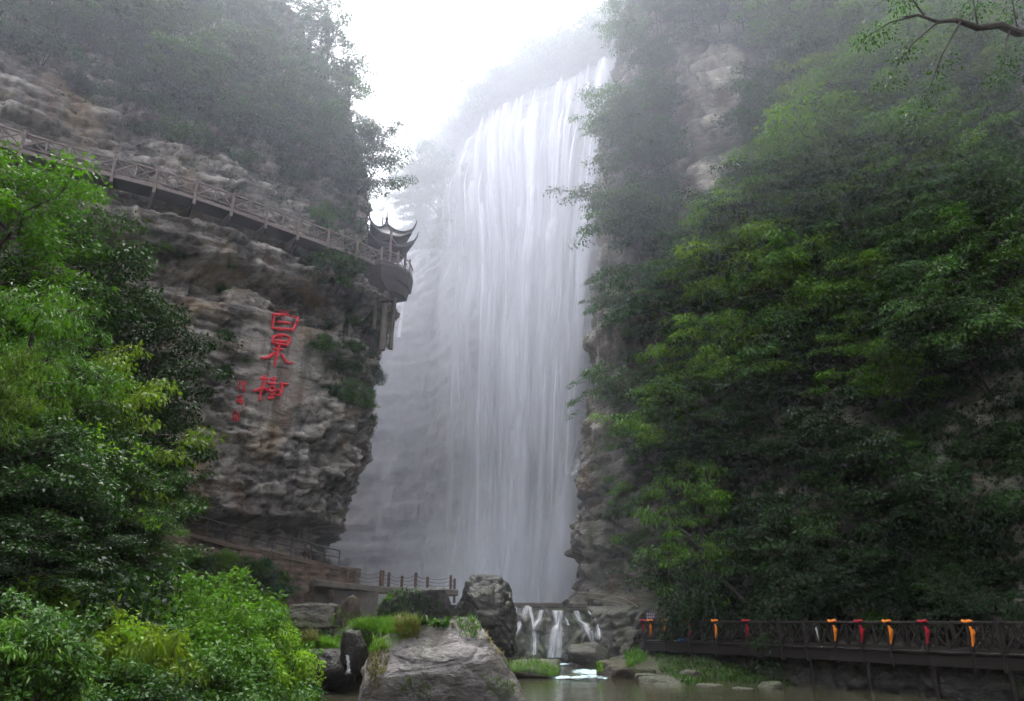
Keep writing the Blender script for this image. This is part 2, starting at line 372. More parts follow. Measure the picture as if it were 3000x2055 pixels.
# ------------------------------------------------------------------ cliffs: rock sheets built from a plan line and a vertical profile
def catmull(pts, step=0.25):
    P = np.array(pts, float); P = np.vstack([2*P[0]-P[1], P, 2*P[-1]-P[-2]]); out = []
    for i in range(1, len(P) - 2):
        t = np.linspace(0, 1, 60, endpoint=False)[:, None]; a, b, c, d = P[i-1], P[i], P[i+1], P[i+2]
        out.append(0.5*((2*b) + (c-a)*t + (2*a-5*b+4*c-d)*t**2 + (-a+3*b-3*c+d)*t**3))
    out.append(P[-2][None]); Q = np.vstack(out)
    L = np.concatenate([[0], np.cumsum(np.linalg.norm(np.diff(Q, axis=0), axis=1))])
    return Q, L
class Plan:
    def __init__(s, pts, smooth=2.0):
        s.Q, s.L = catmull(pts); s.len = s.L[-1]
        T = np.gradient(s.Q, axis=0); T /= np.linalg.norm(T, axis=1)[:, None]; s.T = T
    def pos(s, a): return np.stack([np.interp(a, s.L, s.Q[:, 0]), np.interp(a, s.L, s.Q[:, 1])], -1)
    def nrm(s, a):
        d = 1.5; t = s.pos(np.clip(a + d, 0, s.len)) - s.pos(np.clip(a - d, 0, s.len)); t /= np.linalg.norm(t, axis=-1)[..., None]
        return np.stack([t[..., 1], -t[..., 0]], -1)
    def find(s, xy): return s.L[np.argmin(((s.Q - np.array(xy))**2).sum(1))]

def strata(S, Z, N, th, bl, amp, seed, groove=0.12):
    w = Z / th + 0.5 * vnoise(Z*0*0 + S*0.05/th, Z*0.33/th, S*0, seed) + 0.9*N
    li = np.floor(w); fr = w - li
    sh = S / bl * (0.7 + 0.6*hsh(li, li*0+3, seed=seed)) + 37*hsh(li, li*0+7, seed=seed) + 0.6*N
    bi = np.floor(sh); fb = sh - bi
    o = amp*((hsh(li, li*0+1, seed=seed)-0.5)*0.9 + (hsh(li, bi, seed=seed+5)-0.5)*1.0)
    dz = np.minimum(fr, 1-fr)*th; ds = np.minimum(fb, 1-fb)*bl
    return o - groove*np.exp(-(dz/0.09)**2) - groove*0.7*np.exp(-(ds/0.10)**2)

def nonuniform(segs):
    out = []
    for a, b, st in segs: out.append(np.arange(a, b, st))
    out.append(np.array([segs[-1][1]])); return np.concatenate(out)

SURF = {}      # name -> (points grid, unit normals grid)
def grid_normals(P):
    du = np.gradient(P, axis=0); dv = np.gradient(P, axis=1); N = np.cross(du, dv)
    return N / (np.linalg.norm(N, axis=-1)[..., None] + 1e-9)
BVHS = []
def register(name, P, cs=2):
    SURF[name] = (P, grid_normals(P))
    Q = P[::cs, ::cs]; nu, nv = Q.shape[:2]; idx = np.arange(nu*nv).reshape(nu, nv)
    q = np.stack([idx[:-1,:-1], idx[1:,:-1], idx[1:,1:], idx[:-1,1:]], -1).reshape(-1, 4)
    BVHS.append((name, BVHTree.FromPolygons(Q.reshape(-1,3).tolist(), q.tolist())))
def cast(px, py, only=None):
    d = Vector(ray(px, py)).normalized(); best = None
    for nm, b in BVHS:
        if only and nm not in only: continue
        h = b.ray_cast(Vector((0, 0, CAMZ)), d)
        if h[0] is not None and (best is None or h[3] < best[2]): best = (h[0], h[1], h[3], nm)
    return best

# --- left cliff: carries the hanging walkway, the inscription and the lower path
planL = Plan([(-30, -170), (-44, -120), (-50, -70), (-54, -25), (-56, 8), (-47, 27), (-32.5, 39.8), (-23.4, 45.6), (-16, 52.2), (-11.6, 56.6), (-10.8, 60.5), (-12.2, 66), (-16, 78), (-22, 95), (-30, 116)])
sW0 = planL.find((-32.5, 39.8)); sCor = planL.find((-11.4, 57.5))
WALK_Z = 31.6
sL = nonuniform([(0, sW0-30, 4.0), (sW0-30, sW0-12, 0.8), (sW0-12, sCor+6, 0.17), (sCor+6, planL.len, 0.8)])
zL = nonuniform([(1.0, 6.0, 0.4), (6.0, 43.0, 0.165), (43.0, 60.0, 0.5), (60.0, 100.0, 1.0)])
S, Z = np.meshgrid(sL, zL, indexing='ij')
xy = planL.pos(S); nn = planL.nrm(S)
nz = fbm(xy[...,0]*0.09, xy[...,1]*0.09, Z*0.12, 3, 3)
zw = Z + 0.9*nz                                        # ledge lines wander
prof = np.interp(zw, [0, 6.8, 7.6, 8.2, 9.6, 10.0, 12.5, 17, 22.5, 24.3, 25.0, 26.6, 27.3, 27.9, 29.9, 30.4, 31.5, 31.9, 36, 42, 46, 60, 75, 100],
                     [-3.6, -3.4, -3.4, -4.6, -4.4, -2.2, -1.9, -1.4, -1.0, -0.8, -2.6, -2.9, -2.3, -0.3, -0.2, -3.0, -3.6, -1.8, -2.2, -3.4, -4.6, -12, -22, -40])
flat = sstep(0.35, 0.9, 1 - np.abs(fbm(S*0.06, Z*0.05, S*0, 11, 2)))
big = 1.1*fbm(xy[...,0]*0.11, xy[...,1]*0.11, Z*0.10, 21, 3)
# smooth field round the inscription (carved on a dressed part of the face)
chars_c = planL.find((-16.4, 51.8)); insc = np.exp(-((S-chars_c)/3.2)**4) * sstep(15.5, 17.0, Z) * (1-sstep(24.0, 25.0, Z))
rough_amp = 1 - 0.90*insc
n1 = fbm(xy[...,0]*0.5, xy[...,1]*0.5, Z*0.5, 31, 3)
wv = fbm(S*0.22, Z*0.22, S*0, 71, 3)
b1v, b1e = worley(S*0.30 + 0.5*wv, Z*0.85 + 0.8*nz, 0*S, 45); b2v, b2e = worley(S*0.85 + 0.5*n1, Z*2.1 + 0.7*n1, 0*S, 46); b3v, b3e = worley(S*2.2 + n1, Z*4.2 + n1, 0*S, 47)
disp = big*(1-0.6*insc) + rough_amp*(strata(S, Z, nz*0.9, 1.7, 3.4, 0.70, 41, 0.20) + strata(S, Z, n1*0.5, 0.5, 1.4, 0.24, 51, 0.07)
        + 0.80*(b1v-0.5) - 0.22*np.exp(-(b1e/0.08)**2) + 0.34*(b2v-0.5) - 0.12*np.exp(-(b2e/0.09)**2) + 0.13*(b3v-0.5)
        + 0.22*fbm(xy[...,0]*1.6, xy[...,1]*1.6, Z*2.0, 61, 4))
toneL = (0.55 + 0.75*b1v)*(0.62 + 0.70*b2v)*(0.75 + 0.5*b3v)*(1 - 0.55*np.exp(-(b1e/0.05)**2))*(1 - 0.35*np.exp(-(b2e/0.06)**2)); toneL = toneL*(1-0.5*insc) + 0.5*insc*1.1
disp *= np.where(Z > 46, 1.6, 1.0)
# tunnel mouth where the lower path enters the rock
cave_s = planL.find((-24.0, 45.2)); cave_d = ((S-cave_s)/1.7)**2 + ((Z-9.6)/1.9)**2
off = prof + disp
# corner leans in towards its foot
off = off - 1.9*sstep(20, 7, Z)*np.exp(-((S-sCor)/5.0)**2)
off = off - 2.2*np.exp(-np.maximum(cave_d-0.6, 0)*4)*(Z < 12)
P = np.concatenate([xy + nn*off[..., None], Z[..., None]], -1)
cliffL = link('cliff_left', grid_mesh('cliff_left', P, M['rock_warm'], attrs={'tone': toneL.ravel()})); tag(cliffL, kind='structure')
register('cliffL', P, 1); PL = P

# --- waterfall cliff and the wall left of it
LIP = np.array([(-10.3,123.3),(-5,114.4),(1.4,109.4),(7.5,105.2),(16.35,99.4)]); LIPZ = 90.0
planF = Plan([(-75, 150), (-48, 142), (-26, 133), (-13, 126.5), (-10.3,124.3), (-5,115.4), (1.4,110.4), (7.5,106.2), (16.35,100.4), (24, 96)])
sF = np.arange(0, planF.len, 0.55); zF = nonuniform([(1, 70, 0.55), (70, 92, 0.35)])
S, Z = np.meshgrid(sF, zF, indexing='ij'); xy = planF.pos(S); nn = planF.nrm(S)
aF0 = planF.find((-10.3, 124.3))
nz = fbm(xy[...,0]*0.06, xy[...,1]*0.06, Z*0.06, 103, 3)
prof = np.interp(Z, [0, 20, 60, 76, 84, 90, 92], [5.0, 4.6, 4.2, 3.6, 1.6, 0.0, -0.6])
leftdrop = sstep(aF0 + 1, aF0 - 14, S)                       # left of the falls the wall slopes back earlier and is overgrown
prof = prof - leftdrop*np.interp(Z, [0, 55, 92], [1.5, 0, 22])
inF = sstep(aF0-2, aF0+3, S); disp = (1.8*nz + strata(S, Z, nz*0.5, 3.6, 5.0, 1.5, 141, 0.25))*(1-0.6*inF) + strata(S, Z, nz*0.3, 1.2, 2.2, 0.6, 151, 0.15) + 0.4*fbm(xy[...,0]*0.8, xy[...,1]*0.8, Z*0.9, 161, 3)
P = np.concatenate([xy + nn*(prof+disp)[..., None], Z[..., None]], -1)
cliffF = link('cliff_behind_falls', grid_mesh('cliff_behind_falls', P, M['rock_fall'])); tag(cliffF, kind='structure')
register('cliffF', P, 2)

# --- right wall
planR = Plan([(13, 104), (11.5, 95), (9.5, 84), (7.2, 73), (4.9, 66.5), (4.9, 63), (7.0, 59.5), (9.6, 56), (13.5, 50.5), (19.5, 42.5), (26, 34.5), (34, 24), (43, 8), (49, -20), (50, -60), (44, -110), (34, -170)])
sR = nonuniform([(0, 30, 0.4), (30, 62, 0.22), (62, 110, 0.5), (110, planR.len, 4.0)])
zR = nonuniform([(-1, 14, 0.22), (14, 60, 0.45), (60, 150, 0.8)])
S, Z = np.meshgrid(sR, zR, indexing='ij'); xy = planR.pos(S); nn = planR.nrm(S)
spur = planR.find((4.9, 65)); nz = fbm(xy[...,0]*0.07, xy[...,1]*0.07, Z*0.07, 203, 3)
prof = np.interp(Z, [-1, 4, 5.0, 7.5, 8.5, 12, 20, 45, 80, 100, 150], [0.6, 0.4, -0.5, -0.9, 0.3, -0.4, -2.2, -5.0, -9.0, -12.5, -32])
nearr = sstep(planR.find((9.6,56)), planR.find((24,37)), S)
prof = prof - nearr*np.interp(Z, [0, 10, 40, 150], [0, 2.0, 11.0, 60.0])
c1v, c1e = worley(S*0.32+nz, Z*0.6+nz, 0*S, 245); c2v, c2e = worley(S*0.9, Z*1.7, 0*S, 246)
disp = 2.2*nz*(0.35 + 0.65*sstep(4, 16, Z)) + strata(S, Z, nz*0.9, 2.2, 4.0, 0.6, 241, 0.2) + 0.8*(c1v-0.5) - 0.25*np.exp(-(c1e/0.09)**2) + 0.42*(c2v-0.5) - 0.15*np.exp(-(c2e/0.09)**2) + 0.3*fbm(xy[...,0]*0.9, xy[...,1]*0.9, Z*0.9, 261, 4)
P = np.concatenate([xy + nn*(prof+disp)[..., None], Z[..., None]], -1)
bx_, by_, bd_ = project(P); pale = in_poly(bx_, by_, [(676,40),(745,46),(752,225),(682,228)]) & (fbm(P[...,0]*0.2, P[...,1]*0.2, P[...,2]*0.12, 281, 3) > -0.12)   # a pale, freshly broken strip of limestone
toneR = (0.6 + 0.7*c1v)*(0.7 + 0.6*c2v)*(1 - 0.4*np.exp(-(c1e/0.06)**2))*np.where(pale, 1.9, 1.0)
cliffR = link('cliff_right', grid_mesh('cliff_right', P, M['rock_right'], attrs={'tone': toneR.ravel()})); tag(cliffR, kind='structure')
register('cliffR', P, 2)

# --- wooded hill behind the lip of the falls
dH = nonuniform([(0, 20, 1.0), (20, 42, 2.5)]); sH = np.arange(0, planF.len, 1.5)
S, D = np.meshgrid(sH, dH, indexing='ij'); xy = planF.pos(S); nn = planF.nrm(S)
Z0 = 90.2 - 4*np.clip(sstep(aF0+1, aF0-14, S), 0, 1)
rise = np.interp(S, [0, aF0-20, aF0, aF0+12, aF0+24, planF.len], [0.35, 0.30, 0.45, 0.62, 1.0, 1.3])
Zh = Z0 - 0.4 + rise*np.maximum(D-3.0, 0) + 1.5*fbm(xy[...,0]*0.1, xy[...,1]*0.1, D*0.1, 303, 3)*sstep(2, 10, D)
P = np.concatenate([xy - nn*(D + 20*sstep(aF0+1, aF0-14, S))[..., None], Zh[..., None]], -1)
hill = link('hill', grid_mesh('hill', P, M['bank'])); tag(hill, kind='structure'); register('hill', P, 1)

# ------------------------------------------------------------------ ground, pools
def XL(Y): return np.interp(Y, [-40, 10, 20, 30, 35, 40, 45, 50, 57, 200], [-12, -10, -9.6, -9.2, -8.8, -6.8, -5.0, -3.5, -3.5, -3.5])
def XR(Y): return np.interp(Y, [-40, 10, 20, 30, 36, 42, 46, 50, 57, 200], [34, 32, 30, 24.0, 18.0, 11.5, 7.4, 5.8, 5.8, 6.0])
def ground_z(x, y):
    x = np.asarray(x, float); y = np.asarray(y, float)
    l = XL(y) - x; r = x - XR(y)
    n = fbm(x*0.25, y*0.25, x*0, 401, 4)
    kl = np.interp(y, [34, 46], [1.0, 0.34]); zl = np.where(l > 0, 0.25 + kl*(0.50*l + 0.012*l*l), 0.25 + 0.9*l); zl = np.minimum(zl, 13 + 0.05*l)
    zr = np.where(r > 0, 0.12 + 0.30*r, 0.12 + 0.8*r); zr = np.minimum(zr, 1.0 + 0.06*r)
    z = np.maximum(np.maximum(zl, zr), -1.3)
    z = np.where((y > 49) & (z < 0.2), np.maximum(z, -0.3), z)
    far = sstep(58.5, 60, y); z = z*(1-far) + 2.5*far
    return z + 0.35*n*sstep(-1.2, 0.6, z) + 0.12*fbm(x*1.3, y*1.3, x*0, 431, 3)*sstep(-1.2, 0.4, z)
gx = np.concatenate([np.arange(-900, -60, 60), np.arange(-60, -14, 0.6), np.arange(-14, 16, 0.3), np.arange(16, 60, 0.6), np.arange(60, 960, 60)])
gy = np.concatenate([np.arange(-900, -20, 60), np.arange(-20, 14, 1.0), np.arange(14, 60, 0.3), np.arange(60, 140, 1.5), np.arange(140, 1000, 60)])
X, Yg = np.meshgrid(gx, gy, indexing='ij'); P = np.stack([X, Yg, ground_z(X, Yg)], -1)
ground = link('ground', grid_mesh('ground', P, M['bank'], smooth=True)); tag(ground, kind='structure'); register('ground', P, 1)
def GZ(x, y): return float(ground_z(np.array(x), np.array(y)))

def flat_sheet(name, x0, x1, y0, y1, z, mat, step=1.0, amp=0.0):
    gx = np.arange(x0, x1 + step/2, step); gy = np.arange(y0, y1 + step/2, step); X, Yy = np.meshgrid(gx, gy, indexing='ij')
    Pz = z + amp*fbm(X*0.8, Yy*1.6, X*0, 77, 3)
    return link(name, grid_mesh(name, np.stack([X, Yy, Pz], -1), mat, smooth=True))
tag(flat_sheet('pool', -16, 40, -20, 57.4, 0.0, M['water'], 0.5, 0.02), kind='structure')
tag(flat_sheet('plunge_pool', -24, 10, 58.4, 130, 4.0, M['water'], 1.0, 0.05), kind='structure')

# ------------------------------------------------------------------ plants: prototypes (trunk + crown of separate leaves)
def unit(v): return v / (np.linalg.norm(v, axis=-1)[..., None] + 1e-9)
def leaves_mesh(name, pos, axis, nrm, Ln, Wd, tint, mat, fold=0.12):
    """every leaf a pointed blade of four corners with a little fold"""
    n = len(pos); axis = unit(axis); side = unit(np.cross(axis, nrm)); up = np.cross(side, axis)
    Ln = np.broadcast_to(Ln, (n,))[:, None]; Wd = np.broadcast_to(Wd, (n,))[:, None]
    a = pos; b = pos + axis*Ln*0.45 + side*Wd*0.5 + up*Wd*fold; c = pos + axis*Ln - up*Ln*0.10; d = pos + axis*Ln*0.45 - side*Wd*0.5 + up*Wd*fold
    V = np.stack([a, b, c, d], 1).reshape(-1, 3)
    return raw_mesh(name, V, np.arange(4*n), np.arange(n)*4, mat, {'tint': np.repeat(tint, 4)})
def cluster_leaves(rs, centers, rads, per, flat, L, asp, droop, upn=1.0):
    """leaf sprays round twig ends: flattened tufts, leaves pointing out and hanging a little"""
    C = np.repeat(centers, per, 0); rd = np.repeat(rads, per)[:, None]; n = len(C)
    d = unit(rs.normal(size=(n, 3))); r = rs.uniform(0, 1, (n, 1))**0.45
    o = d*r*rd; o[:, 2] *= flat; o[:, 2] -= (o[:, 0]**2 + o[:, 1]**2)/(rd[:, 0] + 1e-6)*0.28*droop
    pos = C + o
    ax = unit(d*np.array([1, 1, 0.35]) + rs.normal(size=(n, 3))*0.45) + np.array([0, 0, -droop*0.75])
    nr = rs.normal(size=(n, 3))*0.36 + np.array([0, 0, upn])
    Ls = L*rs.uniform(0.6, 1.25, n); tb = np.repeat(rs.uniform(-0.22, 0.22, len(centers)), per)
    return pos, ax, nr, Ls, Ls*asp*rs.uniform(0.8, 1.2, n), np.clip(rs.uniform(0.2, 0.8, n) + tb, 0, 1)
def make_tree(rs, h, spread, limbs=9, tips=5, crad=0.8, per=60, flat=0.45, L=0.26, asp=0.5, droop=0.5, lean=0.0, start=0.3, trunk_r=0.13, umbrella=0.5):
    """returns trunk mesh builder and leaf arrays; lean pushes the crown towards +X (out from a wall)"""
    mb = MB(); nt = 7; tp = []
    wob = rs.normal(size=(nt, 2)).cumsum(0)*0.05*h/nt*1.6
    for i in range(nt):
        t = i/(nt-1); tp.append(np.array([wob[i,0] + lean*h*t**1.4, wob[i,1], h*0.86*t - 0.4*(i == 0)]))
    mb.tube(tp, [trunk_r*(1-0.75*i/(nt-1)) for i in range(nt)], 6)
    cs, cr = [], []
    for k in range(limbs):
        t = start + (1-start)*(k + rs.uniform(0, 0.8))/limbs; i = min(int(t*(nt-1)), nt-2); f = t*(nt-1)-i
        b = tp[i]*(1-f) + tp[i+1]*f; az = k*2.4 + rs.uniform(-0.5, 0.5)
        Lm = spread*(1.0 - umbrella*abs(t-0.62)/0.62)*rs.uniform(0.75, 1.15); el = R(rs.uniform(8, 38)) + 0.5*(t > 0.85)
        d = np.array([math.cos(az)*math.cos(el), math.sin(az)*math.cos(el), math.sin(el)]); d[0] += lean*0.6
        pts = [b]
        for j in range(1, 5):
            q = b + d*Lm*j/4 + np.array([0, 0, -0.13*Lm*(j/4)**2*droop*2]) + rs.normal(size=3)*0.05*Lm; pts.append(q)
        r0 = trunk_r*(1-0.7*t)*0.6; mb.tube(pts, [r0*(1-0.8*j/4)+0.008 for j in range(5)], 5)
        for j in range(tips):
            u = 0.35 + 0.65*(j+0.5)/tips; ii = min(int(u*4), 3); ff = u*4-ii; q = pts[ii]*(1-ff) + pts[ii+1]*ff
            sd = rs.normal(size=3)*np.array([1, 1, 0.45])*crad*0.75; e = q + sd; e[2] += 0.1
            mb.tube([q, (q+e)/2 + np.array([0,0,0.05]), e], [0.02, 0.014, 0.007], 4)
            cs.append(e); cr.append(crad*rs.uniform(0.65, 1.15))
    cs.append(tp[-1]); cr.append(crad)
    return mb, cluster_leaves(rs, np.array(cs), np.array(cr), per, flat, L, asp, droop)
def make_shrub(rs, h, spread, stems=8, per=70, crad=0.42, flat=0.7, L=0.17, asp=0.5, droop=0.35, layers=3):
    mb = MB(); cs, cr = [], []
    for k in range(stems):
        az = k*2.4 + rs.uniform(-0.4, 0.4); rr = spread*math.sqrt((k+0.5)/stems); hh = h*(1 - 0.45*(rr/spread)**2)*rs.uniform(0.8, 1.1)
        e = np.array([math.cos(az)*rr, math.sin(az)*rr, hh]); b = np.array([math.cos(az)*rr*0.15, math.sin(az)*rr*0.15, -0.25])
        mid = (b + e)/2 + np.array([math.cos(az), math.sin(az), 0])*0.12*rr
        mb.tube([b, mid, e], [0.03*h/2, 0.02*h/2, 0.006], 5)
        for j in range(layers):
            u = 0.45 + 0.55*(j+0.7)/layers; q = mid + (e-mid)*(u*2-1) if u > 0.5 else b + (mid-b)*u*2
            q = q + rs.normal(size=3)*np.array([1, 1, 0.5])*crad*0.75
            cs.append(q); cr.append(crad*rs.uniform(0.7, 1.25))
    return mb, cluster_leaves(rs, np.array(cs), np.array(cr), per, flat, L, asp, droop)
def make_blades(rs, n, rad, h, w, curl=0.6):
    """a tuft: long blades arching out from the base, each of three quads"""
    az = rs.uniform(0, 6.283, n); r0 = rad*np.sqrt(rs.uniform(0, 1, n)); H = h*rs.uniform(0.55, 1.15, n); c = curl*rs.uniform(0.4, 1.3, n)
    b = np.stack([np.cos(az)*r0, np.sin(az)*r0, -0.03+0*az], -1); az2 = az + rs.normal(size=n)*0.7
    od = np.stack([np.cos(az2), np.sin(az2), 0*az], -1); sd = np.stack([-np.sin(az2), np.cos(az2), 0*az], -1)
    V = []
    for t, wd in ((0, 0.5), (0.4, 1.0), (0.75, 0.75), (1.0, 0.08)):
        p = b + od*(H*c*t**2)[:, None] + np.stack([0*H, 0*H, H*(t - 0.45*c*t**2)], -1)
        V.append(p - sd*w*wd*0.5); V.append(p + sd*w*wd*0.5)
    V = np.stack(V, 1).reshape(-1, 3); base = (np.arange(n)*8)[:, None]
    q = np.concatenate([base + np.array([[0,1,3,2]]), base + np.array([[2,3,5,4]]), base + np.array([[4,5,7,6]])], 1).reshape(-1)
    return V, q, np.repeat(rs.uniform(0.1, 0.9, n), 8)

PROTO = {}      # kind -> list of (trunk mesh or None, {leafmat: crown mesh})
def crown_mesh(key, arr, mat): return leaves_mesh('crown', *arr, mat)
CR_CACHE = {}
def proto(kind, variant, matkey):
    """meshes are made once for each kind, variant and leaf colour, then shared"""
    k = (kind, variant, matkey)
    if k in CR_CACHE: return CR_CACHE[k]
    kk = (kind, variant)
    if kk not in PROTO:
        rs = np.random.RandomState(1000 + variant*37 + sum(map(ord, kind))*7)
        if kind == 'tree':   mb, arr = make_tree(rs, 8.0, 3.4, 11, 6, 0.85, 62, 0.5, 0.27, 0.5, 0.45)
        elif kind == 'tier': mb, arr = make_tree(rs, 6.5, 3.7, 11, 5, 1.05, 92, 0.17, 0.26, 0.45, 0.7, 0.12, umbrella=0.35)
        elif kind == 'lean': mb, arr = make_tree(rs, 5.0, 3.3, 10, 5, 0.95, 88, 0.22, 0.25, 0.46, 0.85, 0.55, 0.35, 0.10)
        elif kind == 'feather': mb, arr = make_tree(rs, 6.0, 2.6, 13, 7, 0.62, 120, 0.5, 0.20, 0.22, 1.05, 0.1, 0.2, 0.11)
        elif kind == 'open': mb, arr = make_tree(rs, 5.0, 2.2, 8, 4, 0.5, 26, 0.5, 0.24, 0.55, 0.35, 0.05, 0.35, 0.07)
        elif kind == 'neartree': mb, arr = make_tree(rs, 8.0, 3.2, 14, 7, 0.75, 90, 0.42, 0.19, 0.52, 0.5, 0.03)
        elif kind == 'shrub': mb, arr = make_shrub(rs, 2.2, 1.7, 16, 66, 0.48, 0.6, 0.20, 0.5, 0.4)
        elif kind == 'finebush': mb, arr = make_shrub(rs, 2.4, 1.7, 26, 95, 0.36, 0.62, 0.125, 0.5, 0.45, 4)
        elif kind == 'palmate': mb, arr = make_shrub(rs, 1.6, 1.1, 14, 60, 0.34, 0.30, 0.26, 0.30, 0.9, 3)
        elif kind == 'longleaf': mb, arr = make_shrub(rs, 1.3, 0.9, 12, 46, 0.36, 0.55, 0.34, 0.16, 0.85, 3)
        elif kind == 'hang': mb, arr = make_shrub(rs, 0.5, 1.2, 14, 60, 0.5, 1.3, 0.19, 0.5, 1.2, 3)
        PROTO[kk] = (mb.mesh('trunk', M['bark']), arr)
    tm, arr = PROTO[kk]; cm = crown_mesh(kk, arr, M[matkey]); CR_CACHE[k] = (tm, cm); return CR_CACHE[k]
NVAR = {'longleaf': 2, 'neartree': 3, 'tree': 4, 'tier': 3, 'lean': 4, 'feather': 2, 'open': 2, 'shrub': 4, 'finebush': 3, 'palmate': 2, 'hang': 2}
NAME = {'longleaf': 'long_leaved_plant', 'neartree': 'broadleaf_tree', 'tree': 'broadleaf_tree', 'tier': 'layered_tree', 'lean': 'leaning_tree', 'feather': 'feathery_tree', 'open': 'young_tree',
        'shrub': 'shrub', 'finebush': 'bush', 'palmate': 'leafy_shrub', 'hang': 'trailing_shrub'}
CATG = {'longleaf': 'plant', 'neartree': 'tree', 'tree': 'tree', 'tier': 'tree', 'lean': 'tree', 'feather': 'tree', 'open': 'tree', 'shrub': 'shrub', 'finebush': 'bush', 'palmate': 'shrub', 'hang': 'shrub'}
HT = {'longleaf': 1.5, 'neartree': 8.0, 'tree': 8.0, 'tier': 6.5, 'lean': 5.0, 'feather': 6.0, 'open': 5.0, 'shrub': 2.4, 'finebush': 2.6, 'palmate': 1.8, 'hang': 1.0}
def plant(kind, loc, scale, matkey, label, group=None, rz=0.0, variant=None, tilt=(0, 0), sz=None, rng=random):
    v = rng.randrange(NVAR[kind]) if variant is None else variant
    tm, cm = proto(kind, v, matkey)
    o = thing(NAME[kind], loc, label, CATG[kind], group); o.rotation_euler = (tilt[0], tilt[1], rz)
    o.scale = (scale, scale, sz or scale)
    link('trunk' if CATG[kind] == 'tree' else 'stems', tm, o); link('crown' if CATG[kind] == 'tree' else 'foliage', cm, o)
    return o

ORD = ['first', 'second', 'third', 'fourth', 'fifth', 'sixth', 'seventh', 'eighth', 'ninth', 'tenth', 'eleventh', 'twelfth', 'thirteenth', 'fourteenth', 'fifteenth', 'sixteenth', 'seventeenth', 'eighteenth', 'nineteenth', 'twentieth', 'last']
TONE = {'lf_mid': 'green', 'lf_dark': 'dark green', 'lf_bright': 'bright green', 'lf_yellow': 'yellow-green', 'lf_cool': 'blue-green', 'lf_lime': 'lime-green'}
def scatter(poly, n, kinds, mats, smin, smax, label, group, surf=None, seed=1, mind=14, sink=0.25, upright=0.55, accept=None):
    """plants rooted where the line of sight through a point of the polygon meets rock or ground"""
    rng = random.Random(seed); xs = [p[0] for p in poly]; ys = [p[1] for p in poly]; done = []; made = []; tries = 0
    while len(done) < n and tries < n*25:
        tries += 1; px = rng.uniform(min(xs), max(xs)); py = rng.uniform(min(ys), max(ys))
        if not bool(in_poly(np.array(px), np.array(py), poly)): continue
        if any((px-a)**2 + (py-b)**2 < mind*mind for a, b in done): continue
        h = cast(px, py, surf)
        if h is None: continue
        if accept and not accept(px, py, h): continue
        done.append((px, py)); nrm = h[1]
        if nrm.dot(Vector(ray(px, py))) > 0: nrm = -nrm
        kind = rng.choice(kinds); s = rng.uniform(smin, smax)
        az = math.atan2(nrm.y, nrm.x); wall = 1 - max(0, nrm.z)
        rz = az + rng.uniform(-0.5, 0.5) if kind in ('lean', 'tier') else rng.uniform(0, 6.28)
        lean = (1-upright)*wall*R(60)*rng.uniform(0.5, 1.2)
        q = Vector((0, 0, 1)).rotation_difference(Vector((nrm.x*math.sin(lean), nrm.y*math.sin(lean), math.cos(lean))).normalized())
        e = (q @ Matrix.Rotation(rz, 3, 'Z').to_quaternion()).to_euler()
        mk = rng.choice(mats); o = plant(kind, h[0] - nrm*sink*s, s, mk, label, group, rng=rng); o.rotation_euler = e; made.append((py, px, mk, kind, o))
    made.sort(key=lambda q: q[0]); nr = max(1, round(math.sqrt(len(made)/1.8))); rows = [made[len(made)*i//nr:len(made)*(i+1)//nr] for i in range(nr)]
    for i, row in enumerate(rows):
        for j, (py, px, mk, kind, o) in enumerate(sorted(row, key=lambda q: q[1])):
            o['label'] = '%s %s %s, %s row from top, %s from left' % (TONE[mk], CATG[kind], label, ORD[i], ORD[j])
    return len(done)

def ground_cover(name, surf, n, size, mat, keep, label, seed=5, hang=0.7, thick=0.5, asp=0.6):
    """creepers and small leaves growing all over a face: one mass that nobody could count"""
    rs = np.random.RandomState(seed); P, N = SURF[surf]; nu, nv = P.shape[:2]
    A = np.linalg.norm(np.cross(P[1:, :-1]-P[:-1, :-1], P[:-1, 1:]-P[:-1, :-1]), axis=-1)
    px, py, D = project(P[:-1, :-1]); ok = keep(px, py, P[:-1, :-1], N[:-1, :-1])
    w = (A*ok).ravel(); w = w/w.sum(); i = rs.choice(len(w), n, p=w); iu, iv = np.unravel_index(i, A.shape)
    fu, fv = rs.uniform(0, 1, (2, n, 1)); p = P[iu, iv]*(1-fu)*(1-fv) + P[iu+1, iv]*fu*(1-fv) + P[iu, iv+1]*(1-fu)*fv + P[iu+1, iv+1]*fu*fv
    nr = N[iu, iv]; nr = np.where((nr*(p-np.array([0, 0, CAMZ]))).sum(-1, keepdims=True) > 0, -nr, nr)
    cl = fbm(p[:,0]*0.6, p[:,1]*0.6, p[:,2]*0.6, seed, 3); m = cl > rs.uniform(-0.45, 0.25, n); p, nr, cl = p[m], nr[m], cl[m]; n = len(p)
    p = p + nr*(rs.uniform(0, 1, (n, 1))**2*thick*(1+2*np.clip(cl, 0, 1))[:, None])
    ax = nr*0.6 + rs.normal(size=(n, 3))*0.5 + np.array([0, 0, -hang]); up = nr + rs.normal(size=(n, 3))*0.5 + np.array([0, 0, 0.6])
    L = size*rs.uniform(0.6, 1.4, n)
    o = link(name, leaves_mesh(name, p, ax, up, L, L*asp, np.clip(0.45 + 0.7*cl + rs.uniform(-0.3, 0.3, n), 0, 1), M[mat]))
    return tag(o, label, None, None, 'stuff')

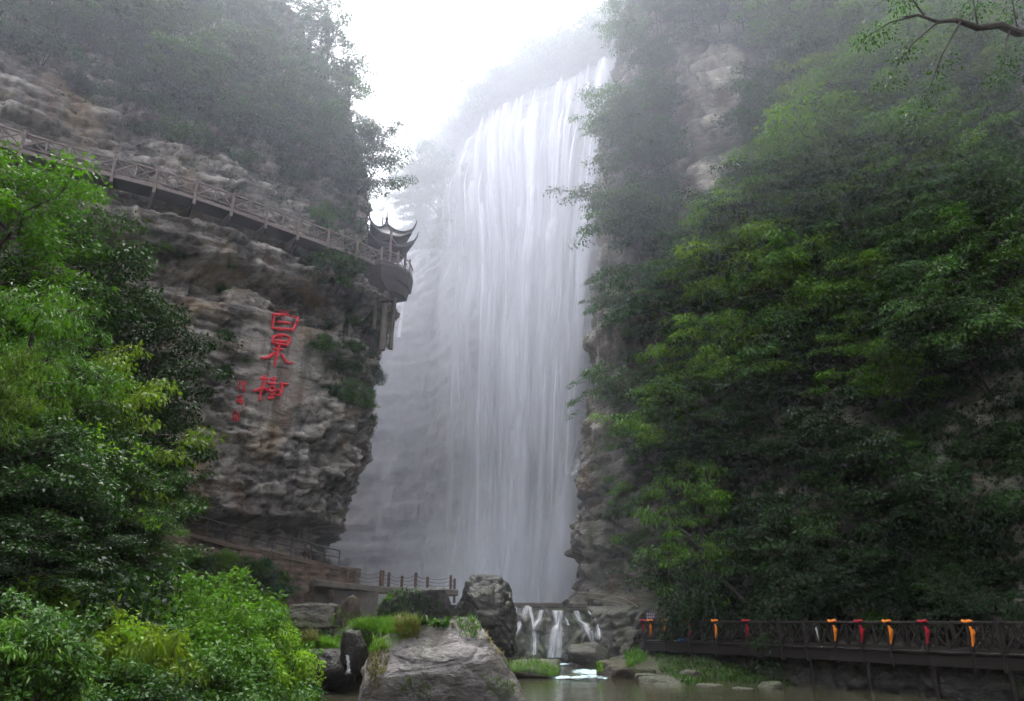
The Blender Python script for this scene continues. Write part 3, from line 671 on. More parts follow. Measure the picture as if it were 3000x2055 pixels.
# ------------------------------------------------------------------ the great waterfall
lipL = np.concatenate([[0], np.cumsum(np.linalg.norm(np.diff(LIP, axis=0), axis=1))]); lipL /= lipL[-1]
def lip(a): return np.stack([np.interp(a, lipL, LIP[:, 0]), np.interp(a, lipL, LIP[:, 1])], -1)
lt = lip(np.array([1.0]))[0] - lip(np.array([0.0]))[0]; lt /= np.linalg.norm(lt); LN = np.array([lt[1], -lt[0]])
def fall_pt(a, z):
    """centre of the sheet at lip position a and height z: slides over the top ledges, then drops"""
    a = np.asarray(a, float); z = np.asarray(z, float); L0 = lip(a)
    out = np.interp(z, [0, 4, 15, 40, 76, 84, 90.3], [9.0, 8.4, 7.4, 6.8, 5.8, 3.2, 0.2])
    x = L0[..., 0] + LN[0]*out*0.3; y = L0[..., 1] + LN[1]*out
    D = y*CP + (z-CAMZ)*SP; pb = 447 + a*np.interp(z, [4, 30, 60], [124, 130, 143]); xb = (pb-512)/F_*D
    w = sstep(90, 52, z); x = x*(1-w) + xb*w
    return np.stack([x, y, z + 0*x], -1)
fall = thing('waterfall', (0, 100, 4), 'tall white silky waterfall dropping down the back wall of the gorge', 'waterfall')
OFF = np.array([0, 100, 4.0])
def stream_mesh(C, Wd, T, mat, bulge=0.22, nc=7, cover=None, off=OFF):
    """C (n,3) centre line, Wd (n) widths, T (n,3) across direction"""
    n = len(C); u = np.linspace(0, 1, nc); k = (u-0.5)
    Nn = np.cross(T, np.gradient(C, axis=0)); Nn = unit(Nn); Nn = np.where((Nn[:, 1:2] > 0), -Nn, Nn)
    P = C[:, None, :] + T[:, None, :]*(Wd[:, None]*k[None])[..., None] + Nn[:, None, :]*(Wd[:, None]*bulge*(1-4*k[None]**2))[..., None]
    L = np.concatenate([[0], np.cumsum(np.linalg.norm(np.diff(C, axis=0), axis=1))])
    uv = np.stack(np.broadcast_arrays(u[None], L[:, None]), -1)
    cv = np.ones(n) if cover is None else cover
    return grid_mesh('stream', P - off, mat, True, uv, {'cover': np.repeat(cv, nc)})
rs = np.random.RandomState(77)
# the continuous thin veil behind the threads
aa = np.linspace(0.0, 1.0, 70); zz = np.concatenate([np.linspace(90.3, 70, 30), np.linspace(69, 4, 40)])
Zv, Av = np.meshgrid(zz, aa, indexing='ij'); Pv = fall_pt(Av, Zv)
Pv[..., 1] += 0.35*fbm(Av*30, Zv*0.05, Av*0, 5, 3)
Lv = (90.3-Zv); uv = np.stack([Av, Lv], -1)
cov = (0.42 + 0.45*sstep(45, 88, Zv) + 0.6*fbm(Av*9, Zv*0.025, Av*0, 8, 2))*sstep(0.0, 0.10, Av)
link('veil', grid_mesh('veil', Pv - OFF, M['veil'], True, uv, {'cover': cov.ravel()}), fall)
Tdir = np.array([lt[0], lt[1], 0.0])*0.8 + np.array([0.35, 0, 0]); Tdir /= np.linalg.norm(Tdir)
for k in range(90):
    a = (k + rs.uniform(-0.4, 0.4))/90; a = min(max(a, 0.004), 0.996); r = rs.uniform()
    z0 = 90.3 if r < 0.45 else rs.choice([87.5, 85.0, 82.5, 80.0, 76.0, 70.0, 60.0]) + rs.uniform(-1.2, 1.2)
    z1 = 4.0 if rs.uniform() < 0.8 else rs.uniform(12, 40)
    n = 46; t = np.linspace(0, 1, n)**1.25; z = z0 + (z1-z0)*t
    drift = np.cumsum(rs.normal(size=n))*0.0006
    C = fall_pt(np.clip(a + drift, 0, 1), z); C[:, 1] -= rs.uniform(0.3, 1.6); C[:, 2] += 0.15
    if z0 < 90:
        arc = sstep(0, 0.10, t); C[:, 1] -= 1.9*arc; C[:, 0] -= rs.uniform(0.0, 0.9)*arc; C[:, 2] += 0.7*np.sin(np.pi*np.clip(t/0.07, 0, 1))*(t < 0.07)
    w = rs.choice([0.9, 1.5, 2.3, 3.4, 5.0], p=[.18, .27, .25, .18, .12])*rs.uniform(0.8, 1.2)
    Wd = w*(0.45 + 0.4*sstep(0, 0.08, t) + 0.35*sstep(0.1, 0.6, t) + 0.7*sstep(0.84, 1.0, t))*(1 + 0.22*np.interp(t, np.linspace(0, 1, 9), rs.normal(size=9)))
    cv = rs.choice([0.5, 0.8, 1.2, 1.7])*(0.45 + 0.55*float(sstep(0.10, 0.40, a)))*np.interp(t, np.linspace(0, 1, 8), rs.uniform(0.55, 1.15, 8))*(1 - 0.2*sstep(0.55, 0.95, t))*(1 + (0.5 if z0 < 90 else 0.0)*sstep(0.25, 0.0, t))*sstep(0.0, 0.015, t + 0.006)
    if z1 > 5: cv = cv*sstep(1.0, 0.75, t)
    link('stream', stream_mesh(C, Wd, np.repeat(Tdir[None], n, 0), M['fall'], cover=cv), fall)
# plumes thrown out where the water strikes the foot
for k in range(16):
    a = rs.uniform(-0.02, 1.0); c0 = fall_pt(np.array([min(max(a, 0), 1)]), np.array([rs.uniform(13, 24)]))[0]; c0[1] -= 2
    n = 16; t = np.linspace(0, 1, n); sx = rs.uniform(-3.0, 0.8) if a < 0.6 else rs.uniform(-1.2, 1.2)
    C = np.stack([c0[0] + sx*t**1.5, c0[1] - rs.uniform(1, 5)*t**1.4, c0[2] + (4.0-c0[2])*t], -1)
    Wd = rs.uniform(2.2, 4.4)*(0.35 + 0.65*t)
    link('plume', stream_mesh(C, Wd, np.repeat(Tdir[None], n, 0), M['plume'], 0.3, 9, cover=sstep(0, 0.45, t)*0.95), fall)

def px_stream(name, pts, wpx, surf, out, mat, parent, cover=None, drop=0):
    """a runnel that follows the rock: the sight line meets the rock, the water lies on it"""
    C = []
    for (x, y) in pts:
        h = cast(x, y, surf)
        if h is None: continue
        nrm = h[1] if h[1].y < 0 else -h[1]; C.append(np.array(h[0]) + np.array((nrm.x, nrm.y, 0))*out)
    C = np.array(C); n0 = len(C); n = n0*5; tt = np.linspace(0, n0-1, n)
    Y = np.minimum(np.interp(tt, range(n0), C[:, 1]), np.interp(tt, range(n0), np.minimum.accumulate(C[:, 1])) + 0.15)
    C2 = np.stack([np.interp(tt, range(n0), C[:, 0]), Y, np.interp(tt, range(n0), C[:, 2])], -1)
    D = C2[:, 1]*CP + (C2[:, 2]-CAMZ)*SP; Wd = np.interp(tt, np.linspace(0, n0-1, len(wpx)), wpx)*D/F_
    o = np.array(parent.location)
    if cover is not None: cover = np.interp(np.linspace(0, 1, n), np.linspace(0, 1, len(cover)), cover)*np.clip(np.minimum(np.arange(n), np.arange(n)[::-1])/3.0, 0, 1)
    return link(name, stream_mesh(C2, Wd, np.repeat(np.array([[1.0, 0, 0]]), n, 0), mat, 0.15, 7, cover=cover, off=o), parent)
sf = thing('side_cascade', at(412, 250, 128), 'thin white cascade left of the great fall, beside the pavilion', 'waterfall')
px_stream('stream', [(426,186),(421,200),(417,214),(414,228),(410,245),(407,270),(405,300),(403,340)], [3,6,6,9,8,7,8,8], ('cliffF',), 1.2, M['fall'], sf)
px_stream('stream', [(441,214),(436,222),(430,230),(427,245)], [2,4,5,3], ('cliffF',), 1.2, M['fall'], sf)
sf = thing('lower_cascade', at(402, 450, 118), 'faint broken cascade in the dim lower left of the gorge', 'waterfall')
for pts, w in (([(408,384),(404,396),(402,420),(400,460)], [4,6,6,4]), ([(404,425),(399,434),(395,455),(392,500),(390,550)], [4,7,7,7,5]), ([(397,455),(391,462),(388,490),(386,540)], [4,8,8,5]), ([(412,430),(408,440),(406,470)], [3,5,4])):
    px_stream('stream', pts, [q*1.8 for q in w], ('cliffF',), 1.2, M['fall'], sf, np.full(len(pts)*5, 0.28))
sf = thing('edge_cascade', at(598, 420, 90), 'thin runnel down the right wall beside the great fall', 'waterfall')
px_stream('stream', [(606,165),(602,178),(601,210),(603,330),(602,380),(598,430),(592,452)], [4,8,8,6,6,6,7], ('cliffR','cliffF'), 0.6, M['fall'], sf, np.full(35, 0.35))
px_stream('stream', [(592,452),(584,462),(577,480),(571,510),(567,545)], [7,8,9,12,14], ('cliffR','cliffF'), 0.6, M['fall'], sf, np.full(25, 0.35))

# ------------------------------------------------------------------ rocks
import bmesh
ICO = {}
def ico(sub):
    if sub not in ICO:
        b = bmesh.new(); bmesh.ops.create_icosphere(b, subdivisions=sub, radius=1)
        V = np.array([v.co[:] for v in b.verts]); Fc = np.array([[v.index for v in f.verts] for f in b.faces]); b.free(); ICO[sub] = (V, Fc)
    return ICO[sub]
def rock_mesh(name, planes, mat, sub=5, rough=0.12, seed=1, freq=1.0, strat=0.0, blk=0.7):
    V, Fc = ico(sub); d = unit(V); Nn = unit(np.array([p[0] for p in planes], float)); h = np.array([p[1] for p in planes], float)
    dn = d @ Nn.T; r = np.where(dn > 1e-3, h[None]/np.maximum(dn, 1e-3), 1e6)
    rs_ = np.sort(r, 1); r = rs_[:, 0] - 0.10*rs_[:, 0]*np.exp(-((rs_[:, 1]-rs_[:, 0])/(0.10*rs_[:, 0]))) # edges worn round
    P = d*r[:, None]; q = P*freq
    dsp = rough*(fbm(q[:,0]*0.6, q[:,1]*0.6, q[:,2]*0.8, seed, 3)*1.3 + 0.5*fbm(q[:,0]*2.2, q[:,1]*2.2, q[:,2]*3.0, seed+9, 4))
    if strat: dsp = dsp + strat*(hsh(np.floor(q[:,2]*2.4 + 1.2*fbm(q[:,0]*.7, q[:,1]*.7, q[:,2]*.7, seed+3, 2)), np.floor(q[:,0]*0*1.1), seed=seed)-0.5)
    v1, e1 = worley(q[:,0]*0.9, q[:,1]*0.9, q[:,2]*1.3, seed+31); v2, e2 = worley(q[:,0]*2.6, q[:,1]*2.6, q[:,2]*3.6, seed+37)
    dsp = dsp + rough*blk*(1.1*(v1-0.5) - 0.5*np.exp(-(e1/0.09)**2) + 0.5*(v2-0.5) - 0.25*np.exp(-(e2/0.1)**2))
    P = P + d*dsp[:, None]
    return raw_mesh(name, P, Fc.ravel(), np.arange(len(Fc))*3, mat)
def rnd_planes(rs, sx, sy, sz, n=13):
    N = unit(rs.normal(size=(n, 3))); pl = []
    for v in N: pl.append((v, rs.uniform(0.75, 1.0)*math.sqrt((v[0]*sx)**2 + (v[1]*sy)**2 + (v[2]*sz)**2)))
    for v in np.vstack([np.eye(3), -np.eye(3)]): pl.append((v, math.sqrt((v[0]*sx)**2 + (v[1]*sy)**2 + (v[2]*sz)**2)))
    return pl
def rock(name, px, py, Y, wpx, hpx, depth, mat, label, seed, sub=5, z0=None, rough=0.12, strat=0.0):
    c = at(px, py, Y); D = Y*CP; sx = wpx/2*D/F_; sz = hpx/2*Y*0.885/F_
    rs_ = np.random.RandomState(seed)
    o = link(name, rock_mesh(name, rnd_planes(rs_, sx, depth/2, sz), mat, sub, rough*max(0.5, min(sx, sz)), seed, 1.2/max(0.4, min(sx, sz)), strat), None, c)
    return tag(o, label, 'rock')

# great tilted boulder standing in the pool
bc = at(446, 668, 33.0); sil = [(360,705),(360,646),(376,629),(415,622),(447,615.5),(470,611.5),(481,614),(492,634),(511,660),(533,704)]
pl = []; wp = [at(x, y, 33.0) for x, y in sil]
for i in range(len(wp)-1):
    e = wp[i+1]-wp[i]; nv = Vector((-e.z, 0, e.x)); nv.normalize()
    if nv.dot(wp[i]-bc) < 0: nv = -nv
    nv2 = Vector((nv.x, 0.10, nv.z)).normalized(); pl.append((tuple(nv2), max(0.5, nv2.dot(wp[i]-bc))))
pl += [((-0.15, -0.98, 0.05), 2.5), ((0.55, -0.80, 0.15), 2.35), ((-0.85, -0.5, 0.15), 3.4), ((0, 1, 0.25), 2.6), ((0.2, 0.3, -1), 2.2), ((0.05, -0.90, -0.42), 1.9), ((-0.6, -0.4, 0.75), 2.3)]
fn = Vector((-0.10, -0.66, 0.74)).normalized(); pl.append((tuple(fn), fn.dot(at(474, 612, 33.0)-bc) + 0.06))
boulder = link('boulder', rock_mesh('boulder', pl, M['boulder'], 7, 0.22, 8, 0.9, 0.04, 0.22), None, bc)
tag(boulder, 'great grey tilted boulder standing in the pool, grass on its crown', 'rock')
# dark rocks
rock('rock_pinnacle', 484, 618, 50, 62, 84, 5.0, M['dark_rock'], 'tall dark mossy rock between the chain fence and the weir', 12, 6, rough=0.16)
rock('ledge_rock', 415, 608, 53.5, 90, 40, 4.5, M['dark_rock'], 'dark overgrown rock under the chain fence terrace', 14, 6, rough=0.16)
rock('flat_rock', 312, 616, 44, 62, 24, 4.5, M['weir_rock'], 'flat slab of rock with a dark undercut below the brown wall', 17, 6, rough=0.15, strat=0.10)
rock('shore_rock', 322, 669, 36, 70, 40, 4.0, M['dark_rock'], 'low dark rock at the waterline left of the great boulder', 19, 5)
rock('black_rock', 353, 652, 35.5, 24, 44, 2.4, M['dark_rock'], 'narrow black rock beside the little trickle', 23, 5)
rock('small_rock', 300, 654, 38, 34, 18, 2.0, M['weir_rock'], 'small round rock among the grass on the left bank', 29, 4)
rock('corner_rock', 2, 684, 17, 62, 60, 3.0, M['boulder'], 'grey rock cut off by the lower left corner', 31, 5)
rock('islet_rock', 532, 668, 45, 66, 16, 3.2, M['weir_rock'], 'low mossy rock islet below the weir, behind the great boulder', 37, 5)
rock('rapids_stone', 574, 679, 43.5, 18, 9, 1.0, M['weir_rock'], 'brown stone in the middle of the small rapids', 41, 4)
rock('bank_rock', 622, 672, 44.5, 62, 22, 3.2, M['bank'], 'broad brown rock at the right end of the rapids', 43, 5)
rock('bank_slab', 668, 687, 40.5, 74, 20, 3.0, M['weir_rock'], 'grey rock slab along the water below the bridge', 47, 5)
rock('weir_boulder', 590, 655, 53.0, 44, 26, 3.0, M['weir_rock'], 'rounded dark rock at the foot of the rightmost weir runnel', 53, 5)
rock('perched_stone', 565, 603, 58, 8, 8, 0.7, M['dark_rock'], 'small black stone at the right end of the weir lip', 59, 3)
rock('wall_stone', 350, 616, 52.6, 24, 42, 2.0, M['retaining'], 'pale brown stone leaning at the foot of the concrete pier', 61, 5)

# ------------------------------------------------------------------ the weir
planW = Plan([(-4.0, 57.2), (-1.5, 57.6), (2, 57.9), (5, 58.2), (7.5, 57.2), (9.5, 54.8)])
sw = np.arange(0, planW.len, 0.12); zwv = np.arange(-0.5, 3.95, 0.11); S, Z = np.meshgrid(sw, zwv, indexing='ij'); xy = planW.pos(S); nn = planW.nrm(S)
prof = np.interp(Z, [-0.5, 0.3, 1.2, 2.2, 3.0, 3.6, 3.9], [1.7, 1.6, 1.45, 0.95, 0.45, 0.15, 0.0])
lump = blocks(S*0.9, Z*0.9, 0*S, 505, 0.7, 0.2) + blocks(S*2.4, Z*2.4, 0*S, 506, 0.22, 0.08) + 0.9*np.abs(fbm(S*0.55, Z*0.5, S*0, 503, 2)) + 0.35*fbm(S*1.2, Z*1.3, S*0, 511, 3) + 0.12*fbm(S*4, Z*4, S*0, 521, 3)
P = np.concatenate([xy + nn*(prof+lump*sstep(3.9, 3.2, Z))[..., None], Z[..., None]], -1)
weir = thing('weir', (2, 57.5, 0.0), 'low rocky weir with a grey lip below the great fall', 'weir')
link('rock_face', grid_mesh('rock_face', P - np.array([2, 57.5, 0]), M['weir_rock']), weir); register('weir', P, 1)
wl = MB(); pp = planW.pos(np.linspace(0.5, planW.find((5.6, 58.2)), 9)); 
for i in range(8): wl.beam((*(pp[i] + np.array([0, 0.35])), 3.98), (*(pp[i+1] + np.array([0, 0.35])), 3.98), 0.9, 0.36)
wl.build('lip', M['concrete'], weir)
def zc(u, v): return (494.9 + 0.0804*u, 573.4 + 0.0804*v)
casc = [('leftmost weir runnel, broad white water against the dark pinnacle rock', [[(230,425,115),(230,560,112),(235,680,95),(222,780,60),(235,880,55),(238,1010,60)], [(400,410,70),(372,520,62),(315,630,75),(255,725,60),(230,790,50)]]),
        ('forked weir runnel, two threads joining into one narrow fall', [[(430,420,45),(455,560,38),(482,640,32),(490,690,34)], [(575,465,85),(550,580,55),(505,660,48),(488,730,66),(495,850,60),(500,1020,58)]]),
        ('widest weir runnel, white water fanning out below a narrow neck', [[(785,465,160),(785,560,120),(787,640,62),(772,700,125),(752,850,168),(738,1050,195)], [(858,535,30),(882,590,45),(895,650,42)]]),
        ('slanting weir runnel stepping down to the right', [[(1010,475,75),(1045,590,50),(1110,640,85),(1170,740,95),(1200,850,75),(1215,905,95)]]),
        ('rightmost weir runnel, thin curved thread of white water', [[(1165,470,42),(1180,515,32)], [(1248,565,30),(1285,680,48),(1282,800,52),(1255,905,62)]])]
for lab, parts in casc:
    x0, y0 = zc(*parts[-1][-1][:2]); cth = thing('weir_runnel', at(x0, y0, 55.5), lab, 'cascade', 'runnels over the weir')
    for p in parts:
        px_stream('film', [zc(u, v) for u, v, w in p], [w*0.0804*2.6 for u, v, w in p], ('weir',), 0.06, M['cascade'], cth, np.full(12, 0.34))
        px_stream('stream', [zc(u, v) for u, v, w in p], [w*0.0804*1.35 for u, v, w in p], ('weir',), 0.12, M['cascade'], cth)
tr = thing('trickle', at(348, 676, 35), 'small white trickle falling between two dark rocks into the pool', 'cascade')
C = np.array([at(x, y, Y) for x, y, Y in ((346,651,35.0),(347,655,34.6),(348.5,662,34.4),(349,669,34.4),(348.5,675,34.3))]); 
C = np.stack([np.interp(np.linspace(0, 4, 25), range(5), C[:, k]) for k in range(3)], -1); C[:, 0] += 0.02*np.sin(np.arange(25)*1.7)
link('stream', stream_mesh(C, np.interp(np.linspace(0, 4, 25), range(5), [3, 5, 5, 5, 10])*34*CP/F_, np.repeat(np.array([[1.0,0,0]]), 25, 0), M['cascade'], 0.3, 7, np.interp(np.linspace(0, 1, 25), [0, .15, .8, 1], [0.2, 0.75, 0.6, 0.15]), np.array(tr.location)), tr)
tr = thing('upper_trickle', at(279, 622, 43), 'little white spout at the left end of the flat slab', 'cascade')
C = np.array([at(x, y, Y) for x, y, Y in ((281,608,42.6),(280,612,42.3),(278.5,618,42.1),(277,623,42))])
link('stream', stream_mesh(C, np.array([5,6,6,9])*42*CP/F_, np.repeat(np.array([[1.0,0,0]]), 4, 0), M['cascade'], 0.2, 6, off=np.array(tr.location)), tr)

# foam of the rapids and at the feet of the runnels
def foam_mat():
    m, n, out = new_mat('rapids_foam'); L = n.links; geo = n.nodes.new('ShaderNodeNewGeometry')
    f = noise(n, mapping(n, geo.outputs['Position'], (1.2, 2.6, 1)), 2.2, 5, 0.7, 0.6); a_ = nd(n, 'ShaderNodeAttribute', attribute_name='cover')
    f2 = ramp(n, mth(n, 'ADD', f, mth(n, 'MULTIPLY', mth(n, 'SUBTRACT', a_.outputs['Fac'], 0.5), 0.5)), [(0.54, 0.0), (0.74, 1.0)])
    d = nd(n, 'ShaderNodeBsdfDiffuse'); d.inputs['Color'].default_value = (0.62, 0.8, 0.8, 1); tr_ = nd(n, 'ShaderNodeBsdfTransparent'); mx = n.nodes.new('ShaderNodeMixShader')
    L.new(mth(n, 'MULTIPLY', f2, 0.8), mx.inputs[0]); L.new(tr_.outputs[0], mx.inputs[1]); L.new(d.outputs[0], mx.inputs[2]); L.new(mx.outputs[0], out.inputs[0]); return m
M['rapids'] = foam_mat()
def foam(name, x0, x1, y0, y1, z, label, seed, amp=0.10):
    xs = np.linspace(x0, x1, int((x1-x0)/0.09)); ys = np.linspace(y0, y1, int((y1-y0)/0.12)); X, Yy = np.meshgrid(xs, ys, indexing='ij')
    u = (X-x0)/(x1-x0)*2-1; v = (Yy-y0)/(y1-y0)*2-1; cv = np.clip(1.15-(u**2+v**2), 0, 1)
    Zz = z + amp*np.clip(fbm(X*1.8, Yy*2.2, X*0, seed, 4)+0.3, 0, 1)*cv
    o = link(name, grid_mesh(name, np.stack([X, Yy, Zz], -1), M['rapids'], True, None, {'cover': cv.ravel()})); return tag(o, label, None, None, 'stuff')
foam('rapids_foam', 1.6, 5.6, 41.6, 44.4, 0.03, 'white broken water of the small rapids', 3, 0.22)
foam('upper_rapids_foam', 3.2, 6.0, 44.2, 50.5, 0.06, 'thin white riffles above the rapids', 9, 0.12)
foam('weir_foot_foam', -0.8, 5.2, 54.3, 56.2, 0.05, 'white foam line at the foot of the weir', 15, 0.12)
foam('plunge_foam', -13, 8.5, 84, 118, 4.1, 'white churning water where the great fall lands', 21, 0.8)

# ------------------------------------------------------------------ hanging walkway on the left cliff
def plw(s, off, z): q = planL.pos(np.array(s)) + planL.nrm(np.array(s))*off; return Vector((float(q[0]), float(q[1]), z))
s0, s1 = sW0 - 7.0, sCor - 0.4; nb = 13; bl = (s1-s0)/nb
walk = thing('cliff_walkway', plw((s0+s1)/2, 0, WALK_Z), 'long timber walkway with crossed railings hung along the left cliff', 'walkway')
for i in range(nb+1):
    s = s0 + bl*i; p = plw(s, 0.12, 0)
    post = MB().beam((p.x, p.y, WALK_Z-0.75), (p.x, p.y, WALK_Z+1.32), 0.17).build('post', M['walk_wood'], walk)
    inn = plw(s, -1.9, WALK_Z-0.72)
    MB().beam(plw(s, 0.20, WALK_Z-0.55), plw(s, -1.7, WALK_Z-0.55), 0.20, 0.34).build('bracket', M['walk_wood'], walk)
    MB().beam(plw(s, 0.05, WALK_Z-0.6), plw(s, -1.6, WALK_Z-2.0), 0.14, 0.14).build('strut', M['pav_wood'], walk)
for i in range(nb):
    a, b = s0 + bl*i, s0 + bl*(i+1); mid = (a+b)/2
    MB().beam(plw(a+0.02, -0.72, WALK_Z-0.26), plw(b-0.02, -0.72, WALK_Z-0.26), 1.62, 0.12).build('deck', M['pav_wood'], walk)  # deck in dark timber, putting the shade of its underside into the colour
    MB().beam(plw(a+0.09, 0.12, WALK_Z-0.24), plw(b-0.09, 0.12, WALK_Z-0.24), 0.10, 0.26).build('edge_beam', M['walk_wood'], walk)
    MB().beam(plw(a+0.09, 0.12, WALK_Z+1.08), plw(b-0.09, 0.12, WALK_Z+1.08), 0.12, 0.13).build('top_rail', M['walk_wood'], walk)
    MB().beam(plw(a+0.09, 0.12, WALK_Z+0.10), plw(b-0.09, 0.12, WALK_Z+0.10), 0.08, 0.08).build('bottom_rail', M['walk_wood'], walk)
    MB().beam(plw(mid, 0.12, WALK_Z+0.14), plw(mid, 0.12, WALK_Z+1.03), 0.10).build('baluster', M['walk_wood'], walk)
    for c, d in ((a+0.09, mid-0.05), (mid+0.05, b-0.09)):
        MB().beam(plw(c, 0.15, WALK_Z+0.15), plw(d, 0.15, WALK_Z+1.02), 0.06, 0.085).build('brace', M['walk_wood'], walk)
        MB().beam(plw(c, 0.09, WALK_Z+1.02), plw(d, 0.09, WALK_Z+0.15), 0.06, 0.085).build('brace', M['walk_wood'], walk)

# ------------------------------------------------------------------ pavilion at the cliff corner
pc = at(384, 262, 58.6); pc.z = WALK_Z
pav = thing('pavilion', pc, 'dark timber pavilion with upturned tiled eaves on the cliff corner before the fall', 'pavilion')
PA = R(-20)
def pl_(x, y, z): return Vector((pc.x + x*math.cos(PA) - y*math.sin(PA), pc.y + x*math.sin(PA) + y*math.cos(PA), pc.z + z))
def roof(r, h, z0, lift, name, ns=4, up=1.5):
    nt, nr = 48, 12; V = []; Fc = []
    for j in range(nr+1):
        s = j/nr
        for i in range(nt):
            th = 2*math.pi*i/nt; k = abs(((th/(math.pi/2)) % 1) - 0.5)*2            # 1 at corners
            sq = 1/max(abs(math.cos(th-math.pi/4)), abs(math.sin(th-math.pi/4)))*0.78
            rad = r*(1-s)*(sq*(1 + 0.16*k**5*(1-s)))
            z = z0 + h*s**1.55 + lift*(k**5)*(1-s)**2.2
            V.append(pl_(rad*math.cos(th), rad*math.sin(th), z))
    n1 = len(V)
    V += [v - Vector((0, 0, 0.14)) for v in V]
    for j in range(nr):
        for i in range(nt):
            i2 = (i+1) % nt; a, b, c, d = j*nt+i, j*nt+i2, (j+1)*nt+i2, (j+1)*nt+i
            Fc.append((a, b, c, d)); Fc.append((n1+d, n1+c, n1+b, n1+a))
    for i in range(nt):
        i2 = (i+1) % nt; Fc.append((i2, i, n1+i, n1+i2))
    ro = MB().add(V, Fc).build(name, M['roof_tile'], pav)
    for q in range(4):
        th = q*math.pi/2; pts = []
        for j in range(nr+1):
            s = j/nr; rad = r*(1-s)*(0.78*math.sqrt(2)*(1+0.16*(1-s))); pts.append(pl_(rad*math.cos(th), rad*math.sin(th), z0 + h*s**1.55 + lift*(1-s)**2.2 + 0.08))
        tip = pts[0] + (pts[0]-pts[1])*0.9 + Vector((0, 0, 0.35)); tip2 = tip + (pts[0]-pts[1])*0.25 + Vector((0, 0, 0.35))
        MB().tube([tip2, tip] + pts, [0.03, 0.06] + [0.10]*len(pts), 6).build('ridge', M['roof_tile'], pav)
    return ro
roof(2.15, 1.9, 3.0, 0.75, 'roof')
roof(2.3, 0.55, 2.05, 0.5, 'lower_eave')
MB().tube([pl_(0,0,4.75), pl_(0,0,5.0), pl_(0,0,5.15), pl_(0,0,5.35), pl_(0,0,5.6), pl_(0,0,6.1)], [0.12, 0.2, 0.1, 0.17, 0.07, 0.03], 8).build('finial', M['roof_tile'], pav)
MB().tube([pl_(-0.7,0.5,4.2), pl_(-0.75,0.55,5.6), pl_(-0.75,0.55,6.4)], [0.09, 0.06, 0.025], 6).build('finial', M['roof_tile'], pav)
for x in (-1.35, 1.35):
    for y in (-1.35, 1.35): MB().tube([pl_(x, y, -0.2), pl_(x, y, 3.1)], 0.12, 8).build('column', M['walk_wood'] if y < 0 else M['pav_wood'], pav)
for (x0, y0), (x1, y1) in (((-1.35,-1.35),(1.35,-1.35)), ((1.35,-1.35),(1.35,1.35)), ((-1.35,1.35),(1.35,1.35)), ((-1.35,-1.35),(-1.35,1.35))):
    MB().beam(pl_(x0*0.93, y0*0.93, 2.55), pl_(x1*0.93, y1*0.93, 2.55), 0.14, 0.3).build('lintel', M['pav_wood'], pav)
# platform with railing, and the deep boarded underside
ring = [(-3.6,-2.0),(-1.2,-2.35),(1.0,-2.15),(2.0,-1.0),(2.2,0.8),(1.7,2.4),(-2.6,2.4)]
def slab(poly, z0, z1, sc0=1.0, sc1=1.0, sh=(0, 0)):
    n = len(poly); V = [pl_(x*sc0+sh[0], y*sc0+sh[1], z0) for x, y in poly] + [pl_(x*sc1, y*sc1, z1) for x, y in poly]
    Fc = [tuple(range(n))[::-1], tuple(range(n, 2*n))] + [(i, (i+1) % n, n+(i+1) % n, n+i) for i in range(n)]
    return MB().add(V, Fc)
slab(ring, -0.35, 0.0).build('platform', M['pav_wood'], pav)
slab(ring, -1.3, -0.36, 0.93, 0.99, (0.0, 0.1)).build('skirt', M['pav_wood'], pav)
slab([(x*0.9, y*0.9) for x, y in ring], -2.3, -1.31, 0.66, 0.98, (0.55, 0.2)).build('skirt', M['pav_wood'], pav)
for i in range(0, 5):
    (x0, y0), (x1, y1) = ring[i], ring[i+1]; L_ = math.hypot(x1-x0, y1-y0)
    MB().beam(pl_(x0*.98, y0*.98, 0.01), pl_(x0*.98, y0*.98, 1.3), 0.15).build('rail_post', M['walk_wood'], pav)
    for z in (0.15, 1.05): MB().beam(pl_(x0*.97, y0*.97, z), pl_(x1*.97, y1*.97, z), 0.08, 0.09).build('rail', M['walk_wood'], pav)
    k = max(1, round(L_/1.1))
    for j in range(k):
        a, b = j/k, (j+1)/k; f = lambda t, z: pl_((x0+(x1-x0)*t)*.97, (y0+(y1-y0)*t)*.97, z)
        MB().beam(f(a+0.03, 0.2), f(b-0.03, 1.0), 0.05).build('brace', M['walk_wood'], pav); MB().beam(f(a+0.03, 1.0), f(b-0.03, 0.2), 0.05, 0.045).build('brace', M['walk_wood'], pav)
for (x, y, b, r) in ((1.0, -0.9, -7.6, 0.26), (0.2, -1.4, -5.8, 0.16), (-2.4, -1.9, -6.5, 0.15), (0.9, 0.9, -7.0, 0.2)):
    MB().tube([pl_(x*0.9, y*0.9, -2.2), pl_(x*0.8, y*0.8, b)], r, 8).build('pillar', M['concrete'], pav)
MB().beam(pl_(-0.6, -1.2, -3.2), pl_(1.9, -1.0, -3.2), 0.25, 0.3).build('cross_beam', M['pav_wood'], pav)

